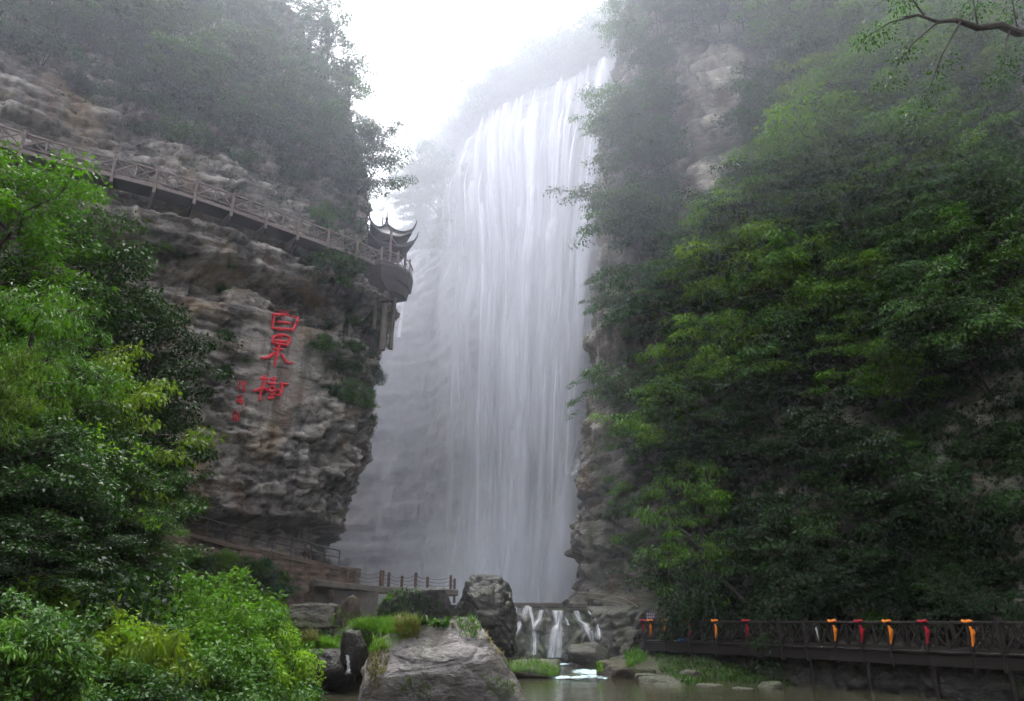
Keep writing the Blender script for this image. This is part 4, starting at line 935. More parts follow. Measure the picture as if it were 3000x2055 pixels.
# ------------------------------------------------------------------ red inscription carved into the cliff
def zi(u, v): return (238.9 + 0.08147*u, 300.3 + 0.08147*v)
def zj(u, v): return (225.3 + 0.0343*u, 375.4 + 0.0343*v)
def character(label, strokes, tr, w):
    pts0 = [tr(*p) for st in strokes for p in st]; cx = sum(p[0] for p in pts0)/len(pts0); cy2 = sum(p[1] for p in pts0)/len(pts0)
    h0 = cast(cx, cy2, ('cliffL',)); ch = thing('carved_character', h0[0], label, 'inscription')
    for st in strokes:
        fine = []
        for i in range(len(st)-1):
            k = max(2, int(math.hypot(st[i+1][0]-st[i][0], st[i+1][1]-st[i][1])/14))
            for j in range(k + (i == len(st)-2)):
                t = j/k; fine.append((st[i][0]+(st[i+1][0]-st[i][0])*t, st[i][1]+(st[i+1][1]-st[i][1])*t))
        ps = []
        for u, v in fine:
            x, y = tr(u, v); h = cast(x, y, ('cliffL',))
            nrm = h[1] if h[1].dot(Vector(ray(x, y))) < 0 else -h[1]; ps.append(h[0] + Vector((0.45, -0.85, 0.1))*0.09)
        ps = [Vector(p) for p in ps]
        Ys = [p.y for p in ps]
        n = len(ps); rad = [w*(0.75 + 0.35*math.sin(math.pi*min(1, (i+0.6)/n*1.1))) for i in range(n)]
        MB().tube(ps, rad, 6).build('stroke', M['red_paint'], ch)
big1 = [[(497,130),(548,178)],[(608,130),(560,180)],[(425,168),(405,350)],[(405,175),(570,190),(735,222)],[(725,220),(690,310),(650,395)],[(400,345),(520,360),(665,366)],[(455,270),(545,278),(635,290)]]
big2 = [[(425,455),(408,520),(440,535)],[(410,462),(460,440),(520,432),(580,440),(635,470)],[(632,465),(610,530),(590,562)],[(440,535),(520,550),(590,560)],[(430,500),(590,515)],[(520,432),(490,560),(460,690),(430,825)],[(415,605),(545,605)],[(445,645),(350,712),(265,712)],[(515,660),(570,750),(600,778),(655,770)]]
big3 = [[(325,920),(290,1060),(265,1150),(250,1240)],[(250,962),(365,970)],[(290,1070),(230,1105),(175,1120)],[(298,1080),(348,1112)],[(430,945),(420,1020)],[(380,978),(465,975)],[(345,1020),(475,1030)],[(370,1080),(400,1062),(435,1080),(440,1110),(405,1130),(370,1110),(370,1080)],[(385,1150),(395,1195)],[(437,1140),(415,1190)],[(345,1208),(430,1200)],[(510,1028),(605,1040)],[(532,1008),(520,1100),(505,1172),(455,1165)],[(470,1105),(500,1110)]]
sm1 = [[(430,200),(400,440)],[(390,210),(460,205)],[(575,160),(520,285),(585,275)],[(500,245),(605,215)],[(545,300),(535,490)],[(480,400),(600,475)],[(500,480),(600,440)]]
sm2 = [[(345,632),(500,590)],[(430,600),(440,690),(305,752)],[(325,752),(430,800),(540,862)],[(440,690),(520,780)],[(400,720),(480,760)],[(470,845),(540,820)]]
sm3 = [[(310,1040),(215,1172)],[(318,1058),(392,1182)],[(235,1180),(222,1335)],[(390,1180),(392,1300)],[(222,1335),(402,1302)],[(270,1205),(340,1190)],[(265,1265),(350,1250)]]
character('topmost big red character carved on the left cliff, a closed box shape', big1, zi, 0.112)
character('middle big red character carved on the left cliff, with spreading feet', big2, zi, 0.112)
character('lowest big red character carved on the left cliff, with the most strokes', big3, zi, 0.105)
character('small red character at the top of the signature column', sm1, zj, 0.056)
character('small red character in the middle of the signature column', sm2, zj, 0.056)
character('small red character at the foot of the signature column', sm3, zj, 0.056)

# ------------------------------------------------------------------ lower path with handrail, brown wall, terrace with chain fence
def s_at_px(px, off, z):
    ss = np.linspace(sW0-6, sCor+4, 600); q = planL.pos(ss) + planL.nrm(ss)*off; x, y, D = project(np.concatenate([q, np.full((600,1), z)], 1)); return ss[np.argmin(np.abs(x-px))]
rail_px = [(150,511-6),(177.5,511.7),(207.5,519.5),(229,525),(251,530),(274,535.4),(293,539.5),(313,544),(327,547.5),(341,550.8)]
POFF = -1.15; tops = []
for x, y in rail_px:
    s = s_at_px(x, POFF, 9.0); q = plw(s, POFF, 0); d = ray(x, y); tops.append((s, Vector((q.x, q.y, CAMZ + d[2]/d[1]*q.y))))
lp = thing('path_handrail', tops[4][1] - Vector((0, 0, 1.05)), 'dark pipe handrail along the lower cliff path', 'railing')
for s, t in tops: MB().tube([t - Vector((0, 0, 1.15)), t + Vector((0, 0, 0.03))], 0.05, 6).build('post', M['rail_metal'], lp)
for (sa, a), (sb, b) in zip(tops, tops[1:]):
    MB().tube([a, b], 0.045, 6).build('top_rail', M['rail_metal'], lp); MB().tube([a - Vector((0, 0, 0.5)), b - Vector((0, 0, 0.5))], 0.04, 6).build('mid_rail', M['rail_metal'], lp)
pth = MB(); 
ss = np.linspace(tops[0][0]-4, sCor+1.5, 40); zt = [float(np.interp(s, [t[0] for t in tops], [t[1].z - 1.15 for t in tops])) for s in ss]
V = []; Fc = []
for s, z in zip(ss, zt):
    for o_, dz in ((POFF+0.35, 0), (POFF+0.35, -0.3), (POFF-3.6, -0.3), (POFF-3.6, 0)): V.append(plw(s, o_, z+dz))
for i in range(len(ss)-1):
    for k in range(4): Fc.append((4*i+k, 4*i+(k+1) % 4, 4*i+4+(k+1) % 4, 4*i+4+k))
po = MB().add(V, Fc).build('path', M['retaining']); tag(po, kind='structure')
sr = np.arange(tops[0][0]-3, sCor+1.2, 0.16); zr_ = np.linspace(0, 1, 48); S, T = np.meshgrid(sr, zr_, indexing='ij')
ztop = np.interp(S, ss, zt)-0.32; Zq = 1.0 + (ztop-1.0)*T; xy = planL.pos(S) + planL.nrm(S)*(POFF+0.20 + 0.9*(1-T) + strata(S, Zq, S*0, 0.42, 0.6, 0.16, 610, 0.05) + 0.15*fbm(S*1.5, Zq*1.5, S*0, 611, 3) + 0.3*(np.floor(S/1.7) % 3 == 0))[..., None]
rw = link('retaining_wall', grid_mesh('retaining_wall', np.concatenate([xy, Zq[..., None]], -1), M['retaining'])); tag(rw, 'rough brown masonry wall holding up the lower cliff path', 'wall'); register('rwall', np.concatenate([xy, Zq[..., None]], -1), 1)

ta, tb_, tc = at(310, 579.5, 52.8), at(378, 586.5, 55.0), at(455, 589.5, 56.5)
ter = thing('terrace', (tb_.x, tb_.y, 4.6), 'narrow concrete terrace on piers between the brown wall and the dark rock', 'terrace')
MB().beam(ta + Vector((0, .8, -.22)), tb_ + Vector((-.02, .8, -.22)), 1.9, 0.44).build('slab', M['concrete'], ter); MB().beam(tb_ + Vector((.02, .8, -.22)), tc + Vector((0, .8, -.22)), 1.9, 0.44).build('slab', M['concrete'], ter)
for px, w_ in ((318, 0.9), (355, 3.0)):
    q = at(px, 590, 54.2); MB().box((q.x, q.y+0.7, 2.6), (w_, 0.9, 4.6), 0.2).build('pier', M['concrete'], ter)
def zk(u, v): return (238.9 + 0.16155*u, 546 + 0.16155*v)
posts = [(672,140,224,1.6),(718,150,226,2.0),(882,150,236,3.0),(926,163,238,1.7),(1008,184,246,1.7),(1093,164,252,1.7),(1166,190,254,1.7),(1310,180,262,1.5),(1333,200,330,1.5)]
cf = thing('chain_fence', (tb_.x, tb_.y, tb_.z), 'row of timber posts linked by sagging chains along the terrace', 'fence'); tp_ = []
for u, v0, v1, w_ in posts:
    x, y = zk(u, v1); x2, y2 = zk(u, v0); Y = float(np.interp(x, [310, 378, 455], [52.9, 55.1, 56.6])); b = at(x, y, Y); t = at(x2, y2, Y)
    MB().tube([b - Vector((0, 0, .25)), b, Vector((b.x, b.y, t.z-.04)), Vector((b.x, b.y, t.z))], [w_*.065, w_*.065, w_*.062, w_*.045], 8).build('post', M['post_wood'], cf); tp_.append((b, t.z))
for (a, za), (b, zb) in list(zip(tp_, tp_[1:]))[1:]:
    for f in (0.85, 0.55, 0.25):
        pts = []
        for k in range(9):
            t = k/8; q = a.lerp(b, t); hh = (za-a.z)*(1-t) + (zb-b.z)*t; pts.append(Vector((q.x, q.y, q.z + hh*f - 0.14*4*t*(1-t))))
        MB().tube(pts, 0.022, 5).build('chain', M['chain'], cf)
a, b = tp_[0], tp_[1]; MB().beam(Vector((a[0].x, a[0].y, a[1]-.05)), Vector((b[0].x, b[0].y, b[1]-.1)), 0.09).build('rail', M['post_wood'], cf)
q = at(334, 566, 53.5); MB().beam(q, Vector((a[0].x, a[0].y, a[1]-.05)), 0.09).build('rail', M['post_wood'], cf)

# ------------------------------------------------------------------ footbridge on the right with ribbons, sign, litter
BA = np.array([8.3, 49.9]); BD = np.array([0.462, -0.887]); BN = np.array([0.887, 0.462]); RZ = 2.86; DZ = 1.72
def bp(t, o=0.0, z=0.0): q = BA + BD*t + BN*o; return Vector((float(q[0]), float(q[1]), z))
brg = thing('footbridge', bp(12, 0.8, DZ), 'dark timber footbridge with crossed railings along the right bank', 'bridge')
ts = [0, 2.15, 4.4, 6.6, 9.0, 11.3, 12.9, 14.6, 16.05, 17.5, 19.2, 21.1, 22.3, 24.3, 26.4, 28.6, 31]
tall = (11.3, 22.3)
for side in (0, 1.9):
    for i, t in enumerate(ts):
        if side and t > 24: continue
        hgt = RZ + (0.22 if t in tall else 0.10); MB().beam(bp(t, side, DZ-0.62), bp(t, side, hgt), 0.20 if t in tall else 0.15).build('post', M['dark_wood'], brg)
        if i+1 < len(ts):
            a, b = t+0.08, ts[i+1]-0.08; md = (a+b)/2
            MB().beam(bp(a, side, RZ), bp(b, side, RZ), 0.10, 0.09).build('top_rail', M['dark_wood'], brg)
            MB().beam(bp(a, side, DZ+0.12), bp(b, side, DZ+0.12), 0.08, 0.08).build('bottom_rail', M['dark_wood'], brg)
            MB().beam(bp(md, side, DZ+0.17), bp(md, side, RZ-0.05), 0.09).build('baluster', M['dark_wood'], brg)
            for c, d in ((a, md-0.05), (md+0.05, b)):
                MB().beam(bp(c, side-0.03, DZ+0.17), bp(d, side-0.03, RZ-0.05), 0.06).build('brace', M['dark_wood'], brg); MB().beam(bp(c, side+0.03, RZ-0.05), bp(d, side+0.03, DZ+0.17), 0.05, 0.055).build('brace', M['dark_wood'], brg)
npl = 150
for k in range(npl):
    t = -0.3 + 31.3*k/npl; MB().beam(bp(t, -0.12, DZ+0.015*math.sin(k*7.1)), bp(t, 2.05, DZ+0.012*math.sin(k*5.3)), 0.19, 0.06, (0, 0, 1)).build('plank', M['dark_wood'], brg)
for side in (0.02, 1.88): MB().beam(bp(-0.3, side, DZ-0.30), bp(31, side, DZ-0.30), 0.16, 0.46).build('girder', M['dark_wood'], brg)
for t in (4.4, 9.0, 12.9, 16.05, 19.2, 22.3, 26.4):
    for side in (0.15, 1.75):
        q = bp(t, side); MB().tube([(q.x, q.y, min(GZ(q.x, q.y), 0.2)-0.8), (q.x, q.y, DZ-0.5)], 0.11, 8).build('stilt', M['dark_wood'], brg)
te = np.arange(-0.4, 31, 0.14); ze = np.linspace(-1.0, DZ-0.5, 22); S, Z = np.meshgrid(te, ze, indexing='ij')
oe = 0.55 + 0.25*(DZ-Z)*-0.6 + blocks(S*1.2, Z*2.2, 0*S, 705, 0.22, 0.10) + 0.12*fbm(S*1.5, Z*1.5, S*0, 711, 3); Pe = np.concatenate([BA + BD*S[..., None] + BN*oe[..., None], Z[..., None]], -1)
shw = link('shade_wall', grid_mesh('shade_wall', Pe, M['dark_rock'])); tag(shw, 'dark stone embankment under the footbridge', 'wall'); register('shadewall', Pe, 1)  # dark wall added to stand in for the black shade below the deck
def ribbon(t, mat, label, tail, w=0.11, side=0.0):
    r = thing('ribbon', bp(t, side, RZ+0.04), label, 'ribbon', 'ribbons tied to the footbridge posts'); rs_ = random.Random(int(t*97))
    mb = MB(); ring_ = [bp(t, side, RZ+0.06) + Vector((math.cos(a)*0.15, math.sin(a)*0.15, 0.02*math.sin(3*a))) for a in [k*math.pi/6 for k in range(13)]]
    mb.tube(ring_, 0.058, 6); mb.build('wrap', mat, r)
    for q in range(2):
        mb = MB(); o_ = -0.14-0.05*q; x0 = 0.16 + 0.10*q; n = 9; V = []; Fc = []
        for k in range(n):
            f = k/(n-1); wd = w*(0.35 + 0.9*math.sin(math.pi*min(1, f*0.9+0.08)))*0.6; z = RZ - 0.12 - 0.12*q - f*(tail-0.2)*(1 - 0.45*q); tw = 0.9*f + q + rs_.uniform(-0.2, 0.2)
            c = bp(t + x0 + 0.05*math.sin(4*f+q), o_, z); dv = Vector((BD[0]*math.cos(tw)+BN[0]*math.sin(tw), BD[1]*math.cos(tw)+BN[1]*math.sin(tw), 0)); nv = Vector((-dv.y, dv.x, 0))*0.025
            V += [c - dv*wd + nv, c + dv*wd + nv, c + dv*wd - nv, c - dv*wd - nv]
        for k in range(n-1):
            for e in range(4): Fc.append((4*k+e, 4*k+(e+1) % 4, 4*k+4+(e+1) % 4, 4*k+4+e))
        mb.add(V, Fc + [(3,2,1,0), tuple(4*(n-1)+e for e in range(4))]).build('tail', mat, r)
O, RD = M['orange_cloth'], M['red_cloth']
for t, mt, lb, tl in ((0, RD, 'red ribbon on the end post of the bridge under the sign', 0.75), (0.75, O, 'orange ribbon hanging just right of the sign', 0.95), (2.15, O, 'orange ribbon second from the left end of the bridge', 0.75),
        (4.4, RD, 'dark red ribbon above the blue bag', 0.85), (6.6, O, 'orange ribbon right of the blue bag, between two red ones', 0.9), (9.0, RD, 'dark red ribbon left of the long ribbonless stretch', 0.8),
        (14.6, O, 'orange ribbon right of the long ribbonless stretch', 0.9), (16.05, RD, 'dark red ribbon between the two orange ones in the middle of the bridge', 0.9), (17.5, O, 'orange ribbon third from the right end', 0.95),
        (19.2, RD, 'dark red ribbon second from the right end', 0.9), (21.1, O, 'rightmost and largest orange ribbon beside the tall post', 0.95)):
    ribbon(t, mt, lb, tl, 0.085 if t > 14 else 0.075)
sg = thing('notice_board', bp(0.45, 0.3, RZ), 'small dark notice board with two rows of pale writing at the bridge end', 'sign')
MB().beam(bp(0.45, 0.32, DZ), bp(0.45, 0.32, RZ+0.1), 0.07).build('post', M['dark_wood'], sg)
def sgp(x, z, o=0.0): return bp(0.45, 0.3) + Vector((x*0.98, -x*0.15-o, RZ+0.32+z))
MB().beam(sgp(-0.29, 0), sgp(0.29, 0), 0.05, 0.52).build('board', M['sign_board'], sg)
for row, z in ((0, 0.13), (1, -0.04)):
    for c in range(4):
        mb = MB(); x = -0.2 + c*0.135; rr = random.Random(row*9+c)
        for k in range(3): zz_ = z + 0.05 - 0.05*k; mb.beam(sgp(x-0.045, zz_, 0.032), sgp(x+0.045, zz_+rr.uniform(-.01, .01), 0.032), 0.012, 0.018)
        for k in range(2): xx = x + rr.uniform(-0.04, 0.04); mb.beam(sgp(xx, z-0.055, 0.033), sgp(xx, z+0.06, 0.033), 0.016, 0.012)
        mb.build('writing', M['sign_ink'], sg)
mb = MB(); mb.beam(sgp(-0.03, -0.20, 0.032), sgp(0.03, -0.16, 0.032), 0.012, 0.03); mb.beam(sgp(0.05, -0.23, 0.033), sgp(0.05, -0.13, 0.033), 0.02, 0.012); mb.build('writing', M['sign_ink'], sg)
rs_ = np.random.RandomState(5)
q = bp(3.55, 0.10, DZ+0.12); o = link('plastic_bag', rock_mesh('plastic_bag', rnd_planes(rs_, 0.30, 0.14, 0.10, 9), M['blue_plastic'], 3, 0.07, 5, 4.0), None, q); tag(o, 'crumpled bright blue plastic bag on the bridge edge', 'bag')
q = bp(2.95, 0.10, DZ+0.08); o = link('paper_scrap', rock_mesh('paper_scrap', rnd_planes(rs_, 0.12, 0.09, 0.05, 9), M['white_plastic'], 3, 0.04, 6, 4.0), None, q); tag(o, 'small pale scrap lying left of the blue bag', 'litter')
q = bp(13.6, 0.25, DZ+0.5); o = link('plastic_pipe', MB().tube([bp(13.55, 0.3, DZ+0.05), bp(13.45, 0.3, DZ+0.45), bp(13.3, 0.3, DZ+0.95)], [0.05, 0.06, 0.045], 8).mesh('plastic_pipe', M['white_plastic'])); tag(o, 'pale slanting pipe behind the bridge railing', 'pipe')

# pale pipe rails along the foot of the right wall, from the weir to the bridge
pr = thing('wall_rail', cast(611, 600, ('cliffR',))[0], 'pale curving double rail along the foot of the right wall', 'railing')
def zr2(u, v): return (559.7 + 0.08574*u, 512 + 0.08574*v)
ends = []
for pts in ([(200,935),(300,942),(400,950),(500,962),(600,975),(680,987),(760,1002),(830,1030),(900,1062),(960,1112)], [(230,980),(330,992),(430,1004),(500,1015),(600,1032),(700,1052),(790,1080),(880,1112),(960,1162)]):
    ps = []
    for u, v in pts:
        x, y = zr2(u, v); h = cast(x, y, ('cliffR',)); 
        if h: ps.append(h[0] + Vector((-0.35, -0.35, 0)))
    for i in range(1, len(ps)-1): ps[i] = ps[i]*0.5 + (ps[i-1]+ps[i+1])*0.25
    ends.append(ps); MB().tube(ps, 0.055, 6).build('rail', M['bamboo_rail'], pr)
for i in range(0, 9, 2):
    a, b = ends[0][i], ends[1][min(i, 8)]; MB().tube([a, Vector((a.x, a.y, b.z-0.6))], 0.045, 6).build('post', M['bamboo_rail'], pr)

# ------------------------------------------------------------------ rocks can carry grass too
def register_obj(nm, o):
    n = len(o.data.vertices); co = np.empty(n*3); o.data.vertices.foreach_get('co', co); co = co.reshape(-1, 3) + np.array(o.location)
    BVHS.append((nm, BVHTree.FromPolygons(co.tolist(), [tuple(p.vertices) for p in o.data.polygons])))
rock('grassy_mound', 380, 642, 39.5, 104, 44, 6.0, M['dark_rock'], 'dark mound under the bright grass behind the great boulder', 71, 5)
rock('grassy_shelf', 320, 660, 37.5, 92, 34, 5.5, M['dark_rock'], 'low dark shelf under the pale grass on the left bank', 73, 5)
for o in list(COL.objects):
    if o.get('category') == 'rock': register_obj('rock:' + o.name, o)
ROCKS = tuple(nm for nm, b in BVHS if nm.startswith('rock:'))

# ------------------------------------------------------------------ big trees and explicit plants
PROTO_EXTRA = {}
def big_proto(v):
    if ('bigtree', v) not in PROTO:
        rs = np.random.RandomState(4000+v); mb, arr = make_tree(rs, 13.0, 4.6, 24, 8, 1.0, 66, 0.42, 0.27, 0.5, 0.55, 0.04, 0.18, 0.22, 0.45); PROTO[('bigtree', v)] = (mb.mesh('trunk', M['bark']), arr)
for v in range(3): big_proto(v)
NVAR['bigtree'] = 3; NAME['bigtree'] = 'broadleaf_tree'; CATG['bigtree'] = 'tree'; HT['bigtree'] = 13.3
def top_plant(kind, px, pytop, Y, ws, mat, label, group=None, seed=0, base=None, lean=None):
    rng = random.Random(seed + int(px*7 + pytop)); t = at(px, pytop, Y); b = GZ(t.x, Y) if base is None else base
    h = max(0.6, t.z - b); s = h/HT[kind]
    o = plant(kind, (t.x, Y, b-0.1), ws or s, mat, label, group, rng.uniform(0, 6.28) if lean is None else lean, sz=s, rng=rng); return o

# left bank, far to near
top_plant('bigtree', 62, 205, 38, 1.0, 'lf_mid', 'tall tree at the left, behind the bright leafy one', seed=1)
top_plant('bigtree', 118, 236, 36.5, 1.0, 'lf_mid', 'tall pointed green tree standing before the left cliff', seed=2)
top_plant('bigtree', 152, 292, 37.5, 0.85, 'lf_dark', 'dark tree right of the tall pointed one', seed=3)
top_plant('bigtree', 12, 150, 31, 1.0, 'lf_bright', 'bright leafy tree at the left edge under the walkway', seed=4)
top_plant('bigtree', 40, 262, 33, 0.8, 'lf_dark', 'full green tree left of the tall pointed one', seed=5)
top_plant('feather', 24, 285, 27, 1.25, 'lf_bright', 'feathery yellow-green tree at the left edge', seed=6)
top_plant('feather', 70, 335, 30, 1.2, 'lf_mid', 'feathery green tree with soft drooping sprays on the left', seed=7)
top_plant('tier', 136, 375, 33, 0.9, 'lf_yellow', 'flat-topped yellow-green tree beside the left cliff', seed=8)
top_plant('tree', 165, 400, 36, 1.0, 'lf_dark', 'dark tree between the flat-topped tree and the cliff', seed=9)
top_plant('feather', 5, 340, 22, 0.7, 'lf_yellow', 'small yellow-green spray at the far left edge', seed=10)
top_plant('neartree', 24, 424, 22.5, 0.8, 'lf_mid', 'leafy tree at the left edge with large pale leaves', seed=11)
top_plant('neartree', 58, 462, 24.5, 0.65, 'lf_dark', 'leafy tree below the feathery ones on the left', seed=12)
top_plant('open', 112, 440, 27, 0.85, 'lf_bright', 'slender young tree with an open crown on the left bank', seed=13)
top_plant('neartree', 140, 472, 28.5, 0.75, 'lf_dark', 'round tree right of the slender young one', seed=14)
top_plant('neartree', 95, 505, 24.5, 0.6, 'lf_dark', 'green tree low on the left bank', seed=15)
top_plant('neartree', 150, 518, 30, 0.55, 'lf_mid', 'small tree just below the tunnel mouth', seed=16)
top_plant('shrub', 120, 545, 24, 1.2, 'lf_dark', 'dark shrub above the big bright bush', seed=17)
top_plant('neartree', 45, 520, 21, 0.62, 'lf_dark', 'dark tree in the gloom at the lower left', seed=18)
# bright bushes at the water
bb = [(212, 556, 27.5, 1.5, 'lf_bright'), (250, 580, 28, 1.3, 'lf_bright'), (178, 586, 26, 1.35, 'lf_lime'), (222, 610, 25, 1.3, 'lf_bright'), (266, 618, 27.5, 1.1, 'lf_lime'), (150, 612, 24, 1.1, 'lf_mid'), (196, 640, 23, 1.1, 'lf_mid'), (244, 650, 24.5, 1.1, 'lf_mid'), (140, 648, 21.5, 1.0, 'lf_mid'), (280, 645, 28.5, 0.9, 'lf_cool'), (172, 668, 21, 0.9, 'lf_dark'), (226, 676, 22.5, 0.9, 'lf_mid'), (268, 676, 25, 0.8, 'lf_mid')]
bl_ = ['tallest of the bright bushes at the lower left', 'bright bush on the right shoulder of the big clump', 'bright bush on the left shoulder of the big clump', 'bright bush in the middle of the big clump', 'bright bush at the right end of the big clump', 'green bush beside the yellow shrub', 'green bush in the lower middle of the big clump', 'green bush low on the right of the big clump', 'green bush at the lower left of the big clump', 'blue-green bush nearest the pool', 'dark bush at the bottom edge under the yellow shrub', 'green bush at the bottom edge in the middle of the clump', 'green bush overhanging the pool at the bottom edge']
for i, (x, y, Y, ws, mt) in enumerate(bb): top_plant('finebush', x, y, Y, ws, mt, bl_[i], seed=40+i)
top_plant('palmate', 140, 588, 22.6, 0.9, 'lf_yellow', 'yellow leafy shrub, upper one, in the bright bush clump', seed=60)
top_plant('palmate', 164, 606, 22.0, 0.85, 'lf_yellow', 'yellow leafy shrub, lower one, in the bright bush clump', seed=61)
top_plant('palmate', 272, 642, 26.5, 0.9, 'lf_yellow', 'small yellow shrub by the water right of the clump', seed=62)

WALLL = ('cliffL',)
def cast_near(x, y, surf, dx):
    for k in range(40):
        h = cast(x + dx*k, y, surf)
        if h is not None: return h
# left slope above the walkway
scatter([(20,0),(335,0),(372,60),(372,150),(352,205),(300,178),(235,140),(160,100),(90,62),(40,30)], 86, ['tree','tier','tree','lean'], ['lf_mid','lf_cool','lf_mid'], 0.48, 0.80, 'above the cliff walkway', 'trees above the walkway', WALLL, 11, 17)
scatter([(0,0),(60,10),(160,75),(260,130),(345,190),(350,222),(300,190),(210,165),(110,110),(0,60)], 40, ['shrub','hang'], ['lf_mid','lf_cool','lf_dark'], 0.55, 1.2, 'on rock above the walkway', 'shrubs above the walkway', WALLL, 12, 13)
for i, (x, y, k, s, m_, lb) in enumerate([(352, 62, 'tree', 0.95, 'lf_cool', 'misty tree leaning out at the top of the left skyline'), (360, 110, 'tree', 0.9, 'lf_mid', 'misty tree on the left skyline below the topmost one'), (350, 165, 'lean', 0.8, 'lf_mid', 'misty tree on the left skyline above the pavilion tree'), (340, 20, 'tree', 1.0, 'lf_cool', 'misty tree at the top edge of the left skyline'), (350, 206, 'lean', 0.95, 'lf_mid', 'tree with bare spreading limbs behind the pavilion'), (318, 222, 'shrub', 0.7, 'lf_bright', 'bright shrub growing through the walkway railing')]):
    h = cast_near(x, y, WALLL, -3); n_ = h[1]; o = plant(k, h[0] + Vector((0.3, -0.3, -0.3)), s, m_, lb, None, math.atan2(-0.3, 1.0), rng=random.Random(i+5))
# on the left cliff face and its corner
scatter([(300,235),(345,225),(352,300),(330,300),(308,262)], 9, ['shrub','hang'], ['lf_mid','lf_cool'], 0.6, 1.1, 'below the pavilion', 'shrubs below the pavilion', WALLL, 13, 12)
scatter([(335,300),(372,305),(384,345),(372,420),(330,400),(318,330)], 26, ['hang','shrub'], ['lf_dark','lf_mid','lf_cool'], 0.35, 0.75, 'on the left cliff corner', 'shrubs on the left cliff corner', WALLL, 14, 9)
scatter([(90,235),(190,230),(280,300),(250,420),(200,460),(180,380)], 14, ['hang'], ['lf_dark','lf_mid'], 0.3, 0.5, 'in a left cliff crack', 'tufts on the left cliff', WALLL, 15, 16)
scatter([(180,560),(262,572),(290,585),(275,612),(240,612),(200,600),(170,585)], 26, ['shrub','finebush'], ['lf_mid','lf_bright','lf_cool'], 0.35, 0.6, 'below the path handrail', 'shrubs below the path handrail', None, 16, 11)
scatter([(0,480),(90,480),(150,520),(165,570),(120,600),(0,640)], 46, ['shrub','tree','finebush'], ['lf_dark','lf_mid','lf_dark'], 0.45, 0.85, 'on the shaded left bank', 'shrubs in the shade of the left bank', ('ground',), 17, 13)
scatter([(0,640),(110,610),(130,690),(110,700),(0,700)], 18, ['palmate','finebush'], ['lf_mid','lf_bright'], 0.4, 0.7, 'near the lower left corner', 'low plants at the lower left', ('ground',), 18, 14)

# behind and beside the falls
scatter([(385,100),(470,60),(560,0),(640,0),(625,60),(545,85),(462,142),(430,160),(385,175)], 74, ['tree','tree','tier'], ['lf_mid','lf_cool'], 0.85, 1.45, 'behind the fall lip', 'trees behind the fall', ('hill','cliffF'), 21, 10)
scatter([(392,170),(455,150),(448,225),(435,245),(400,235)], 24, ['shrub','hang','lean'], ['lf_mid','lf_cool'], 1.0, 2.2, 'left of the great fall', 'shrubs left of the fall', ('cliffF',), 22, 9)

rng_ = random.Random(404); made_ = []
for row, (d0, n_, s0_, s1_) in enumerate(((2.5, 17, 0.8, 1.7), (7.0, 18, 1.3, 2.4), (13.0, 16, 1.8, 2.9))):
    for k in range(n_):
        s_ = aF0 - 16 + (planF.len - 6 - (aF0-16))*(k + rng_.uniform(0.1, 0.9))/n_; d_ = d0 + rng_.uniform(-1, 2); q_ = planF.pos(np.array(s_)) - planF.nrm(np.array(s_))*d_
        z_ = 89.8 + 0.55*d_ - 10*float(sstep(aF0-1, aF0-16, s_)); kd = rng_.choice(['tree', 'tree', 'tier']); mk_ = rng_.choice(['lf_mid', 'lf_cool'])
        plant(kd, (float(q_[0]), float(q_[1]), z_ - 0.5), rng_.uniform(s0_, s1_), mk_, '%s tree along the crest of the fall, %s row back, %s from left' % (TONE[mk_], ORD[row], ORD[k]), 'trees along the crest of the fall', rng_.uniform(0, 6.28), rng=rng_)

# right wall
BARE = [(672,45),(748,50),(756,225),(678,228)]
def not_bare(px, py, h): return not bool(in_poly(np.array(px), np.array(py), BARE))
WR = ('cliffR',)
scatter([(640,0),(760,0),(748,40),(690,38),(640,50)], 24, ['tree','lean'], ['lf_cool','lf_mid'], 0.6, 1.0, 'high right of the fall', 'trees above the bare rock', WR, 31, 13)
scatter([(628,90),(690,60),(740,70),(770,220),(730,330),(700,430),(640,470),(622,380)], 80, ['shrub','hang','lean','shrub'], ['lf_mid','lf_cool','lf_mid'], 0.6, 1.25, 'on right wall beside the fall', 'shrubs beside the fall', WR, 32, 11, accept=not_bare)
scatter([(765,0),(1024,0),(1024,180),(830,260),(775,220)], 64, ['lean','tier','lean','tree'], ['lf_bright','lf_mid','lf_yellow','lf_mid'], 0.7, 1.25, 'on the upper right wall', 'trees on the upper right wall', WR, 33, 21)
scatter([(770,210),(1024,170),(1024,360),(720,420),(705,400)], 70, ['lean','shrub','lean','tier'], ['lf_mid','lf_dark','lf_mid','lf_bright'], 0.55, 1.15, 'on the middle right wall', 'trees on the middle right wall', WR, 34, 19)
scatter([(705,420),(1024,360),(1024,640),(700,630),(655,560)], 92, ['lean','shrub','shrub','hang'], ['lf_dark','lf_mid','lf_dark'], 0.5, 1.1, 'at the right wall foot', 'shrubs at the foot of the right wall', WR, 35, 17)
scatter([(612,400),(650,470),(690,590),(640,590),(600,520)], 24, ['hang','shrub'], ['lf_mid','lf_bright'], 0.3, 0.7, 'on the bare right spur', 'tufts on the right spur', WR, 36, 12)
